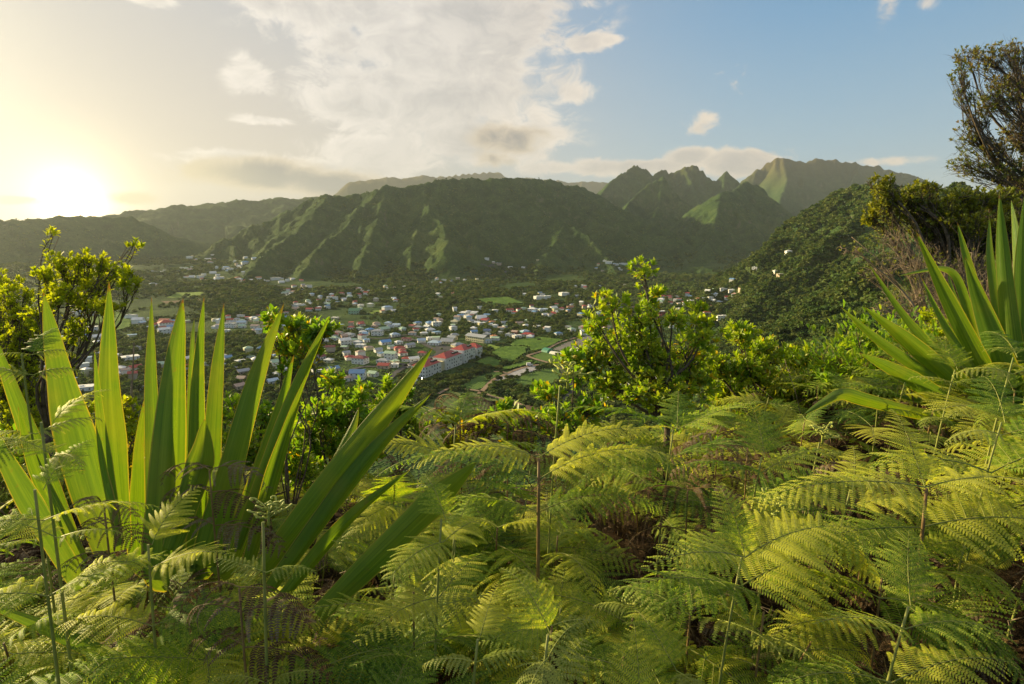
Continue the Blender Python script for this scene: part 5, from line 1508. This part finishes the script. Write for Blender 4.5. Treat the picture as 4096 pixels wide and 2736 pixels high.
def build_ferns():
    placed = []
    def ok(x, y, dmin):
        return all((x - a) ** 2 + (y - b) ** 2 > dmin * dmin for a, b in placed)
    tries = 0; rows = []
    while len(placed) < 225 and tries < 9000:
        tries += 1
        y = 1.45 + 4.9 * random.random() ** 1.25
        hx = y * 1.02 + 0.5
        x = random.uniform(-hx, hx)
        if x > 0.2 and y > 4.9 + 0.25 * x and random.random() < .6: continue
        if not ok(x, y, 0.18 + 0.040 * y): continue
        hol = float(fbm(np.array([x * 0.75 + 3.1]), np.array([y * 0.75]), 2, 401)[0])
        if hol > 0.11: continue
        k = Vector((x, y, float(canopy_rel(x, y)) - .1))
        depth = k.y * CP - k.z * SP
        u = 2048 + FPX * k.x / depth; v = 1368 - FPX * (k.y * SP + k.z * CP) / depth
        if u > 2750 and y < 1.85 + (u - 2750) / 3000: continue
        placed.append((x, y))
        top = CAMZ + float(canopy_rel(x, y)) + random.uniform(-0.28, 0.02) - 0.05
        if u < 1500 and y < 3.3: top -= 0.24 if y > 2.3 else 0.12
        if u < 1900 and y > 3.2: top -= 0.25
        if u > 2700 and y > 4.2: top -= 0.22
        f = fern(x, y, top, young=0.12 + (0.15 if random.random() < .2 else 0), size=random.uniform(0.85, 1.2))
        kids = [c.name.split('.')[0] for c in f.children]
        look = ('unfurling' if 'fiddlehead' in kids else 'open') + (' many-bladed' if kids.count('frond') > 6 else ' few-bladed' if kids.count('frond') < 4 else '')
        side = 'below the left rosette' if u < 1250 else 'right of the leaning sword leaves' if u < 1900 else 'in the middle foreground' if u < 2700 else 'right of the middle' if u < 3400 else 'below the right rosette'
        row = 'at the bottom edge' if v > 2450 else 'in the front rows' if v > 2150 else 'in the middle rows' if v > 1900 else 'furthest back'
        rows.append((f, u, '%s bracken fern %s, %s' % (look, side, row)))
    single_out(rows)
    # ferns with a pose of their own in the photograph
    LA = [
        (2155, 1830, 2.6, 1.0, 'great yellow-green bracken spreading widest of all, on a stout brown stalk mid-picture', dict(rz=.12, stemr=1.7, tip=None, bl=BIG, pairs=((.8, .8), (.92, 1.0), (1.0, .8)), tilt=.38)),
        (2190, 1545, 2.75, .55, 'tallest pale coiled fern stalk rising clear above the middle bracken', dict(tip='croz', pairs=((.55, .5),), tops=1.25, young=1)),
        (30, 1420, 2.5, .7, 'sunlit fern arching in at the left edge above the rosette', dict(rz=.5, young=.8, pairs=((.8, 1.), (.95, .8), (1.0, .6)))),
        (90, 1690, 1.9, .6, 'sunlit fern drooping at the left edge, under the first arching one', dict(rz=-.2, young=.3)),
        (60, 1960, 1.8, .7, 'broad fern at the left edge beside the lowest sword leaves', dict(rz=.3)),
        (520, 2180, 1.95, .7, 'fern spread across the foot of the left rosette', dict(rz=.1)),
        (965, 2090, 1.75, .6, 'dark-stalked fern with a knobbly unrolled top right of the left rosette', dict(tip='croz', tops=.8, stemr=1.1, young=1, pairs=((.6, .8), (.88, .7)))),
        (3040, 2060, 2.3, .8, 'coiled fern stalk with two side arms, right of the middle', dict(tip='croz', tops=.9, pairs=((.7, 1.2), (.86, 1.0)))),
        (3235, 1770, 3.1, .8, 'yellowish fern crozier standing behind the right-hand fern bank', dict(tip='croz', tops=1.1, young=.6)),
        (3955, 1690, 2.6, 1.1, 'tall fern with yellow top below the right rosette', dict(tip='blade', tops=1.0, young=.5, pairs=((.6, 1.2), (.8, 1.1), (.95, .7)))),
        (3780, 1480, 3.3, .9, 'pale curling fern at the heart of the right rosette', dict(young=1, rz=.3, tops=1.0)),
        (4010, 1430, 3.0, 1.0, 'golden-green fern over the right rosette at the picture edge', dict(young=.8, rz=.2, tops=1.0)),
        (3700, 1950, 2.3, 1.0, 'largest fern of the right-hand bank, blades hanging in a long row', dict(rz=.25, stemr=1.5, tip='blade', bl=BIG, pairs=((.86, 1.0), (1.0, .9)), tilt=.15)),
        (3350, 1960, 2.6, .95, 'fern left of the largest right-hand one, with hanging tips', dict(rz=-.2)),
        (2900, 2230, 2.0, .9, 'fern over the dark hollow at lower right', dict(rz=.35, pairs=((.9, 1.0), (1.0, .9)))),
        (3560, 2430, 1.8, .8, 'low fern fanned above the bare brown litter', dict(rz=.1)),
        (1830, 2560, 1.7, .6, 'pale young fern uncurling at the bottom edge, middle', dict(young=1, tops=.6)),
        (2110, 2540, 1.65, .8, 'yellow young fern beside the pale uncurling one at the bottom', dict(young=1, tops=.5, rz=1.0)),
        (1700, 2080, 2.1, .75, 'fern arching over the tip of the broad dark sword leaf', dict(rz=.9, tip='blade')),
        (1780, 1700, 3.3, 1.0, 'fern with rounded top just under the valley fields', dict(rz=.15, tilt=.35, tip='blade', pairs=((.85, 1.), (1.0, 1.0)))),
        (2650, 1720, 3.1, 1.05, 'fern in front of the foot of the tall bush, top blades nearly level', dict(rz=.1, tilt=.3, pairs=((.88, 1.), (1.0, 1.0)))),
        (3000, 1830, 2.9, 1.1, 'fern arching over the brown tangle right of the middle', dict(rz=.2, tilt=.3)),
    ]
    for u, v, d, sz, lab, kw in LA: fern_at(u, v, d, sz, lab, group='bracken ferns of the foreground slope', **kw)
    DEAD = [(1840, 1600, 4.0, 1.15, 'brown dead fern arching over the valley fields, left one of the back pair'), (2030, 1670, 3.8, 1.1, 'brown dead fern in front of the tall coiled stalk, right one of the back pair'),
            (2870, 1740, 3.9, 1.1, 'brown dead fern standing behind the middle bracken'), (2990, 1790, 3.5, 1.1, 'dark brown dead fern beside the low bush on the right'),
            (840, 1880, 2.5, .9, 'grey-brown dead fern hanging before the middle sword leaves'), (420, 2030, 2.4, .7, 'shrivelled brown fern at the foot of the first sword leaves'),
            (2750, 1960, 2.8, 1.1, 'brown dead fern in the hollow right of the stout stalk'), (3480, 1880, 3.0, 1.0, 'brown withered fern above the right-hand fern bank'), (960, 2350, 1.9, .8, 'dark withered fern below the dark-stalked fern')]
    for u, v, d, sz, lab in DEAD: fern_at(u, v, d, sz, lab, tip=None, bl=BD, cat='dead fern', stemr=.9, rz=random.uniform(-.5, .5), pairs=((.8, .9), (.92, 1.0), (1.0, .8)), tilt=.2, group='dead brown ferns')
    return placed
FERNS_AT = build_ferns()

def build_litter():
    m, nt, out = mat('leaf_litter')
    P = nt.node('ShaderNodeNewGeometry').outputs['Position']
    a = nt.noise(P, 9, 6, 0.7); b = nt.noise(P, 60, 4, 0.7)
    c = nt.ramp(nt.m('ADD', nt.m('MULTIPLY', a, .5), nt.m('MULTIPLY', b, .5)), [(0.35, (0.018, 0.012, 0.008)), (0.5, (0.055, 0.036, 0.022)), (0.65, (0.12, 0.085, 0.055))])
    principled(nt, out, c, 0.95, nt.m('ADD', b, a), 0.05, 1.0, 0.05)
    g = np.linspace(-9, 9, 150); X, Y = np.meshgrid(g, g + 7.5)
    Z = near_ground(X, Y) + 0.03 + 0.05 * fbm(X * 4, Y * 4, 3, 700)
    k = np.hypot(X, Y) < 7.2
    idx = np.arange(X.size).reshape(X.shape); F = np.stack([idx[:-1, :-1], idx[:-1, 1:], idx[1:, 1:], idx[1:, :-1]], -1)[k[:-1, :-1] & k[1:, 1:]]
    tag(link('leaf_litter', npmesh('leaf_litter', np.stack([X, Y, Z], -1).reshape(-1, 3), F, [m])), kind='structure')
build_litter()
def build_dead():
    """last year's brown bracken under and between the green, twigs and litter: nobody could count it"""
    P, S, T, Z = [], [], [], []
    for _ in range(1500):
        y = 1.2 + 6.0 * random.random() ** 1.1; x = random.uniform(-y * 1.05 - .5, y * 1.05 + .5)
        g = float(near_ground(x, y)); hmax = 0.50
        z = g + hmax * random.random() ** 1.4 + 0.05
        P.append((x, y, z)); s = random.uniform(0.6, 1.1); S.append((s, s, s)); T.append((random.uniform(-.6, .6), random.uniform(-.7, .5)))
    scatter('dead_bracken', P, S, BD, tilt=T)
    mb = MB()
    for _ in range(700):
        y = 1.1 + 6.5 * random.random(); x = random.uniform(-y * 1.05 - .5, y * 1.05 + .5)
        g = float(near_ground(x, y)); p = Vector((x, y, g + random.uniform(0, .3)))
        d = Vector((random.gauss(0, 1), random.gauss(0, 1), random.gauss(0.5, .6))).normalized(); L = random.uniform(.15, .7)
        q = p + d * L * .5 + Vector((random.gauss(0, .04), random.gauss(0, .04), 0)); e = q + (d + Vector((random.gauss(0, .3), random.gauss(0, .3), -.3))).normalized() * L * .5
        rr = random.uniform(.0015, .005)
        mb.tube([p, q, e], [rr, rr * .8, rr * .4], 4, random.choice((0, 0, 1)))
    o = mb.obj('dry_twigs', [M_BARK, M_TWIG]); tag(o, kind='stuff')
build_dead()
# ------------------------------------------------------------------ shrubs and small trees near the camera
M_LEAFA = leaf_mat('shrub_leaf', [(0.075, 0.160, 0.018), (0.125, 0.235, 0.022), (0.200, 0.320, 0.030), (0.32, 0.38, 0.04)], 0.50, (1.35, 1.45, 0.3), 0.45, 4.0, 0.35, 0.05)
M_LEAFB = leaf_mat('tall_bush_leaf', [(0.095, 0.180, 0.018), (0.165, 0.265, 0.022), (0.250, 0.345, 0.030), (0.38, 0.42, 0.04)], 0.52, (1.35, 1.4, 0.3), 0.45, 4.0, 0.35, 0.05)
M_LEAFY = leaf_mat('sunlit_shrub_leaf', [(0.17, 0.26, 0.018), (0.27, 0.35, 0.024), (0.38, 0.43, 0.03)], 0.6, (1.4, 1.3, 0.22), 0.5, 3.0, 0.3, 0.05)  # backlight put into the colour: leaves yellower and brighter than the plain shrub leaf
M_LEAFD = leaf_mat('dark_tree_leaf', [(0.050, 0.085, 0.018), (0.095, 0.135, 0.026), (0.160, 0.190, 0.036), (0.20, 0.15, 0.04)], 0.35, (1.5, 1.3, 0.4), 0.5, 1.5, 0.3, 0.05)
M_LEAFO = leaf_mat('olive_bush_leaf', [(0.080, 0.115, 0.020), (0.145, 0.180, 0.026), (0.240, 0.260, 0.036)], 0.38, (1.6, 1.4, 0.35), 0.5, 1.5, 0.3, 0.05)
M_LEAFYEL = leaf_mat('yellowed_leaf', [(0.38, 0.32, 0.02), (0.52, 0.42, 0.03)], 0.5, (1.4, 1.1, 0.2), 0.5, 3.0, 0.3, 0.05)

def leaf_geo(V, F, p, d, n, L, W, ovate=0.62, cup=0.25):
    """one leaf from p along d with normal n: two halves folded at the midrib, widest past the middle"""
    s = d.cross(n).normalized(); n = s.cross(d).normalized()
    k = len(V)
    b = p + d * L * ovate * 0.45; m = p + d * L * ovate; t = p + d * L - n * (L * cup * 0.5)
    V.extend((p, b - n * 0.01 * L, m - n * (L * cup * .12), t))
    for sg in (-1, 1):
        V.extend((b + s * sg * W * 0.30 + n * W * .10, m + s * sg * W * 0.5 + n * W * .14, (m * .35 + t * .65) + s * sg * W * 0.30))
    F.append((k, k + 4, k + 5, k + 2)); F.append((k, k + 2, k + 8, k + 7)) 
    F.append((k + 2, k + 5, k + 6, k + 3)); F.append((k + 2, k + 3, k + 9, k + 8))

def shrub(label, root, blobs, n_tips, leaf, mats, name='shrub', cat='shrub', per=9, spread=0.8, trunk=0.03, seed=1, limbs=None, bare=0.0, group=None, along=4, upward=0.5, w=0.38, drop_roots=True, twig_r=0.0022, yellow=0.0, scatter_leaf=0.0):
    """root and blobs in world space; blobs = [(centre, (rx, ry, rz), weight)]"""
    rd = random.Random(seed)
    root = Vector(root)
    if drop_roots:
        gz = ground_z(root.x, root.y); base = Vector((root.x, root.y, gz - 0.05))
    else: base = root.copy()
    O = empty(name, base, label, cat, group)
    wood = MB()
    limbs_pts = []
    # limbs: from the root to the middle of each blob
    stem_top = root.copy()
    if (root - base).length > 0.08:
        wood.tube([base - base, (root - base) * .5 + Vector((rd.gauss(0, .01), 0, 0)), root - base], [trunk * 1.15, trunk, trunk * .9], 8)
    cents = []
    for c, rr, wt in blobs:
        c = Vector(c); dist = (c - root).length
        m1 = root.lerp(c, 0.35) + Vector((rd.gauss(0, .05), rd.gauss(0, .05), rd.gauss(.02, .03))) * dist
        m2 = root.lerp(c, 0.7) + Vector((rd.gauss(0, .05), rd.gauss(0, .05), rd.gauss(0, .03))) * dist
        P = catmull([root, m1, m2, c], 10)
        r0 = trunk * min(0.75, 0.35 + 0.25 * wt)
        wood.tube([p - base for p in P], [r0 * (1 - 0.72 * i / 10) for i in range(11)], 6)
        cents.append(P)
    V, F, VY, FY = [], [], [], []
    tot = sum(b[2] for b in blobs)
    for (c, rr, wt), P in zip(blobs, cents):
        c = Vector(c); k = max(1, int(round(n_tips * wt / tot)))
        subs = []
        for j in range(max(2, k // 6)):
            q = Vector((rd.gauss(0, .45) * rr[0], rd.gauss(0, .45) * rr[1], rd.gauss(0, .45) * rr[2])) + c
            a = P[rd.randrange(5, 10)]
            mid = a.lerp(q, .5) + Vector((rd.gauss(0, .06), rd.gauss(0, .06), rd.gauss(0, .05))) * (q - a).length
            S = catmull([a, mid, q], 5); subs.append(S)
            wood.tube([x - base for x in S], [twig_r * 2.2 * (1 - .5 * i / 5) for i in range(6)], 4)
        for j in range(k):
            # tips crowd the outside of the crown
            d = Vector((rd.gauss(0, 1), rd.gauss(0, 1), rd.gauss(0, 1))).normalized(); q = rd.random() ** .45
            tip = c + Vector((d.x * rr[0], d.y * rr[1], d.z * rr[2])) * q
            S = min(subs, key=lambda S: (S[-1] - tip).length); a = S[rd.randrange(2, 6)]
            up = Vector((0, 0, upward)); mid = a.lerp(tip, .5) - up * .08 * (tip - a).length + Vector((rd.gauss(0, .05), rd.gauss(0, .05), 0)) * (tip - a).length
            T = catmull([a, mid, tip], 5)
            wood.tube([x - base for x in T], [twig_r * (1.3 - .6 * i / 5) for i in range(6)], 3 if twig_r < .004 else 4, 0, False)
            if rd.random() < bare:
                for _ in range(3):
                    e = tip + Vector((rd.gauss(0, 1), rd.gauss(0, 1), rd.gauss(.2, 1))).normalized() * rr[0] * rd.uniform(.15, .5)
                    wood.tube([T[3] - base, (T[3].lerp(e, .55) + Vector((0, 0, .02))) - base, e - base], [twig_r * .7, twig_r * .5, twig_r * .3], 3, 0, False)
                continue
            ax = (tip - T[-3]).normalized(); ax = (ax + up * .9).normalized()
            e1 = ax.orthogonal().normalized(); e2 = ax.cross(e1)
            ph = rd.uniform(0, 6.28)
            for i in range(per + along):
                a2 = ph + i * 2.4
                if i < per: p = tip - ax * leaf * 0.10 * (i / per) * 3; lean = spread * (0.35 + 0.75 * i / per)
                else: p = T[4].lerp(T[1], (i - per + 1) / (along + 1)); lean = 1.1
                d = (ax * math.cos(lean) + (e1 * math.cos(a2) + e2 * math.sin(a2)) * math.sin(lean)).normalized()
                n = (ax - d * ax.dot(d)); 
                if n.length < 1e-3: n = e1
                n = (n.normalized() + Vector((rd.gauss(0, .3), rd.gauss(0, .3), rd.gauss(0, .3)))).normalized()
                L = leaf * rd.uniform(.65, 1.15); 
                yy = rd.random() < yellow * (2 if i >= per else .6)
                leaf_geo(VY if yy else V, FY if yy else F, p - base, d, n, L, L * w * rd.uniform(.85, 1.2), 0.62, rd.uniform(0.0, .5))
    wood.obj('branches', [mats[1]], O)
    if F:
        lo = link('leaves', npmesh('leaves', [tuple(v) for v in V], F, [mats[0]], False), O)
        lo['kind'] = 'stuff'
    if FY:
        lo = link('yellowed_leaves', npmesh('yellowed_leaves', [tuple(v) for v in VY], FY, [M_LEAFYEL], False), O)
        lo['kind'] = 'stuff'; lo['label'] = 'yellowed leaves low on the twigs'
    return O

def pb(d, lst, jd=0.35, depth=0.6):
    """blobs given in pixels of the photograph at distance d -> world ellipsoids"""
    out = []
    rd = random.Random(int(d * 100) + len(lst))
    for u, v, ru, rv in lst:
        c = at(u, v, d + rd.uniform(-jd, jd)); a, b = ru * d / FPX, rv * d / FPX
        out.append((c, (a, max(a, b) * depth + .05, b), ru * rv / 3000.0))
    return out

def build_shrubs():
    D = 5.6
    shrub('tall bright green bush standing alone above the ferns, right of the field below', at(2670, 1700, D),
          pb(D, [(2575, 1080, 60, 40), (2595, 1180, 60, 60), (2440, 1205, 80, 45), (2540, 1270, 90, 60), (2390, 1290, 60, 60), (2420, 1390, 130, 80), (2570, 1440, 140, 100), (2320, 1480, 60, 60),
                 (2740, 1420, 120, 120), (2780, 1245, 55, 45), (2690, 1270, 65, 45), (2820, 1330, 80, 60), (2430, 1530, 120, 80), (2640, 1570, 150, 80), (2560, 1350, 110, 70), (2790, 1540, 90, 80), (2350, 1430, 60, 60)]),
          640, 0.074, (M_LEAFB, M_BARK), seed=3, per=8, along=3, trunk=0.032, yellow=.05)
    shrub('small bush with yellowing twigs beside the tall coiled fern tip', at(2330, 1760, 4.9),
          pb(4.9, [(2275, 1430, 50, 50), (2300, 1510, 35, 45), (2180, 1570, 70, 40), (2230, 1690, 90, 60), (2080, 1700, 80, 45), (2360, 1640, 80, 60), (2020, 1640, 50, 35)]),
          130, 0.085, (M_LEAFA, M_BARK), seed=5, per=8, trunk=0.018, yellow=.10)
    D = 6.4
    shrub('low spreading green bush right of the tall bush, on the hillside edge', at(3060, 1760, D),
          pb(D, [(2960, 1340, 70, 45), (3060, 1400, 90, 50), (3190, 1430, 70, 50), (3000, 1480, 100, 70), (3130, 1550, 110, 60), (2860, 1470, 70, 60), (3300, 1500, 60, 50), (2900, 1560, 80, 60), (3250, 1600, 80, 60), (3060, 1620, 110, 60)]),
          620, 0.076, (M_LEAFB, M_BARK), seed=6, per=8, trunk=0.03, yellow=.04)
    D = 6.0
    for i, (lab, rt, bl, n) in enumerate([
        ('thin upright seedling bush left of the drooping sword leaf', (3330, 1760), [(3310, 1530, 40, 50), (3380, 1560, 50, 45), (3290, 1640, 70, 60), (3400, 1650, 60, 60)], 90),
        ('spindly pale shoot rising between the hillside and the sword leaves', (3480, 1700), [(3440, 1290, 26, 22), (3430, 1370, 45, 28), (3510, 1390, 40, 30), (3490, 1470, 50, 50), (3560, 1540, 50, 50)], 70),
        ('low leafy bush under the drooping sword leaf', (3560, 1800), [(3500, 1640, 80, 60), (3640, 1700, 80, 50), (3380, 1720, 70, 40)], 90)]):
        shrub(lab, at(*rt, D), pb(D, bl), n, 0.075, (M_LEAFA, M_BARK), seed=20 + i, trunk=0.012, per=8)
    # saplings behind the left rosette
    D = 4.3
    shrub('slender sapling with a flat rounded top between two sword leaves', at(1160, 2100, D),
          pb(D, [(1085, 1275, 46, 34), (1180, 1300, 80, 40), (1290, 1320, 56, 44), (1150, 1370, 80, 45), (1235, 1390, 70, 40), (1175, 1470, 50, 40)], .15),
          110, 0.075, (M_LEAFA, M_BARK), seed=31, per=9, trunk=0.013, yellow=.13)
    D = 5.0
    shrub('round-leaved green bush below the village, behind the leaning sword leaf', at(1330, 2000, D),
          pb(D, [(1330, 1520, 55, 40), (1370, 1580, 75, 45), (1450, 1560, 36, 50), (1300, 1650, 100, 60), (1420, 1670, 90, 60), (1240, 1730, 90, 70), (1350, 1780, 110, 60), (1530, 1640, 50, 60), (1490, 1780, 70, 60)]),
          280, 0.075, (M_LEAFA, M_BARK), seed=33, per=8, trunk=0.022, yellow=.05)
    shrub('row of small upright shoots in front of the dark hedge below', at(1600, 1900, D),
          pb(D, [(1555, 1540, 24, 40), (1625, 1570, 26, 44), (1590, 1640, 50, 50), (1660, 1700, 60, 50), (1480, 1700, 50, 50)], .2),
          80, 0.068, (M_LEAFA, M_BARK), seed=34, per=10, trunk=0.010)
    shrub('low bright bush in front of the brown dead fern', at(1880, 1830, 4.9),
          pb(4.9, [(1800, 1680, 60, 35), (1900, 1700, 70, 40), (1990, 1700, 50, 40), (1840, 1760, 90, 40), (2060, 1780, 80, 40)], .2),
          130, 0.075, (M_LEAFY, M_BARK), seed=35, per=8, trunk=0.012, yellow=.1)
    shrub('sunlit low bush behind the right half of the left rosette', at(1000, 2050, 4.4),
          pb(4.4, [(930, 1640, 60, 70), (1060, 1700, 70, 80), (960, 1800, 110, 90), (1140, 1830, 90, 90), (1230, 1900, 90, 70)], .2),
          200, 0.06, (M_LEAFA, M_BARK), seed=36, per=8, trunk=0.016, yellow=.05)
    shrub('sunlit yellow-green bush seen between the middle sword leaves', at(520, 2050, 4.4),
          pb(4.4, [(500, 1640, 50, 60), (540, 1720, 60, 90), (320, 1760, 60, 80), (500, 1850, 90, 90), (700, 1800, 60, 90), (320, 1640, 50, 50)], .2),
          200, 0.055, (M_LEAFY, M_BARK), seed=37, per=8, trunk=0.016, yellow=.06)
    # backlit shrubs on the left
    D = 6.0
    shrub('dense backlit yellow bush at the left edge under the sun', at(60, 1950, D),
          pb(D, [(20, 1130, 60, 60), (70, 1210, 80, 80), (110, 1320, 90, 90), (20, 1330, 100, 110), (80, 1450, 110, 90), (150, 1540, 90, 80), (10, 1560, 110, 110), (130, 1680, 120, 90), (-60, 1250, 70, 140)]),
          900, 0.052, (M_LEAFY, M_BARK), seed=41, per=9, trunk=0.045, w=.30, twig_r=.003)
    shrub('open-branched backlit sapling tree with leafy tufts below the sun', at(190, 1720, 5.2),
          pb(5.2, [(215, 935, 24, 18), (250, 1050, 50, 45), (335, 1040, 50, 40), (300, 1110, 70, 45), (410, 1065, 40, 45), (455, 1090, 50, 40), (536, 980, 30, 22), (400, 1140, 70, 40), (520, 1120, 42, 48),
                   (180, 1110, 45, 45), (240, 1180, 60, 50), (340, 1210, 60, 40), (430, 1230, 50, 40), (300, 1330, 40, 50), (265, 1440, 40, 40), (150, 1260, 50, 60)]),
          420, 0.055, (M_LEAFY, M_BARK), name='sapling_tree', cat='tree', seed=42, per=8, trunk=0.032, w=.32)
    # bare stick in the gap of the left rosette
    mb = MB(); P = catmull([at(528, 1640, 4.6), at(526, 1560, 4.6), at(532, 1470, 4.6), at(536, 1370, 4.6)], 8); b = at(528, 1900, 4.6)
    gz = ground_z(b.x, b.y); bb = Vector((b.x, b.y, gz))
    mb.tube([Vector((0, 0, 0)), b - bb] + [p - bb for p in P], [0.013, .012] + [.011 - .0009 * i for i in range(9)], 6)
    o = mb.obj('bare_stick', [M_TWIG], loc=bb); tag(o, 'pale bare stick standing between sword leaves left of centre', 'stick')
    # trees on the right
    D = 12.0
    shrub('tall dark open-crowned tree at the right edge against the sky', at(4260, 1000, D),
          pb(D, [(3870, 225, 70, 36), (3835, 310, 42, 50), (3960, 235, 90, 55), (4060, 210, 60, 60), (3855, 370, 34, 50), (3990, 380, 100, 80), (4080, 330, 60, 80), (3870, 545, 60, 60),
                 (3960, 600, 80, 70), (4060, 550, 70, 90), (3850, 660, 70, 50), (3960, 700, 80, 50), (4060, 700, 70, 70), (3900, 470, 60, 50), (4180, 400, 90, 200), (4150, 640, 80, 100)]),
          1900, 0.075, (M_LEAFD, M_BARK), name='tree', cat='tree', seed=51, per=5, along=3, trunk=0.075, twig_r=.0038, bare=.38, w=.36)
    D = 10.0
    shrub('olive-green bushy tree with a rounded top at the hillside skyline', at(3850, 1350, D),
          pb(D, [(3530, 735, 50, 34), (3540, 800, 60, 46), (3490, 870, 40, 46), (3640, 790, 60, 46), (3700, 755, 60, 34), (3640, 850, 100, 45), (3760, 820, 80, 50), (3880, 800, 90, 50),
                 (3990, 800, 90, 50), (3850, 890, 130, 60), (3720, 920, 90, 60), (3960, 950, 100, 80), (4070, 880, 70, 70), (3800, 990, 100, 60), (4080, 1000, 60, 80)]),
          1500, 0.088, (M_LEAFO, M_BARK), name='tree', cat='tree', seed=52, per=7, trunk=0.09, twig_r=.0045, bare=.12, w=.36)
    shrub('tangled half-bare brown thicket behind the right sword leaves', at(3900, 1560, 8.6),
          pb(8.6, [(3420, 1000, 60, 50), (3560, 960, 90, 60), (3650, 1040, 120, 80), (3520, 1090, 90, 60), (3760, 1120, 110, 90), (3640, 1200, 110, 80), (3860, 1060, 90, 90), (3780, 1280, 110, 80),
                   (3900, 1200, 90, 100), (3560, 1230, 80, 60), (3680, 1360, 100, 60), (3980, 1180, 80, 140), (4080, 1150, 60, 160)]),
          950, 0.05, (M_LEAFO, M_TWIG), name='thicket', cat='thicket', seed=53, per=4, along=1, trunk=0.05, twig_r=.0035, bare=.68, w=.34)
    shrub('bright pale-green bush glimpsed between the right sword leaves', at(3840, 1560, 6.2),
          pb(6.2, [(3720, 1270, 50, 40), (3760, 1340, 60, 60), (3830, 1400, 70, 60), (3700, 1400, 40, 60), (3900, 1330, 50, 70)]),
          150, 0.06, (M_LEAFY, M_BARK), seed=54, per=8, trunk=0.02)
    # white rag and paper caught in the ferns
build_shrubs()

def build_fill():
    """leafy undergrowth covering the steep slope just beyond the bracken: one mass"""
    def lump(seed, n, leaf):
        rd = random.Random(seed); V, F = [], []
        for i in range(n):
            d = Vector((rd.gauss(0, 1), rd.gauss(0, 1), abs(rd.gauss(0, 1)))).normalized()
            c = Vector((rd.choice((-.3, 0, .3)), rd.choice((-.3, 0, .3)), .15))
            p = c + Vector((d.x * .55, d.y * .55, d.z * .75)) * rd.uniform(.55, 1.1)
            dd = (d + Vector((rd.gauss(0, .5), rd.gauss(0, .5), .5))).normalized()
            leaf_geo(V, F, p, dd, (Vector((0, 0, 1)) + d * .3).normalized() if abs(dd.z) < .9 else Vector((1, 0, 0)), leaf * rd.uniform(.7, 1.2), leaf * .4)
        return npmesh('undergrowth_lump', [tuple(v) for v in V], F, [M_LEAFA if seed % 2 else M_LEAFO], False)
    A = [lump(s, 420, .085) for s in (1, 2, 3, 4)]
    P, S = [], []
    for _ in range(2600):
        r = 5.2 * (62 / 5.2) ** random.random(); a = R(random.uniform(-50, 50))
        x, y = r * math.sin(a), r * math.cos(a)
        P.append((x, y)); S.append(0.55 + 0.045 * r * random.uniform(.7, 1.3))
    P = np.array(P); z = terrain(P[:, 0], P[:, 1])
    keep = ~((np.hypot(P[:, 0], P[:, 1]) < 6.8))
    S = np.array(S)[keep]; P = P[keep]; z = z[keep]
    S = S * rng.uniform(.6, 1.3, len(S))
    scatter('undergrowth', np.stack([P[:, 0], P[:, 1], z - .1], -1), np.stack([S, S, S], -1), A)
build_fill()
build_haze()
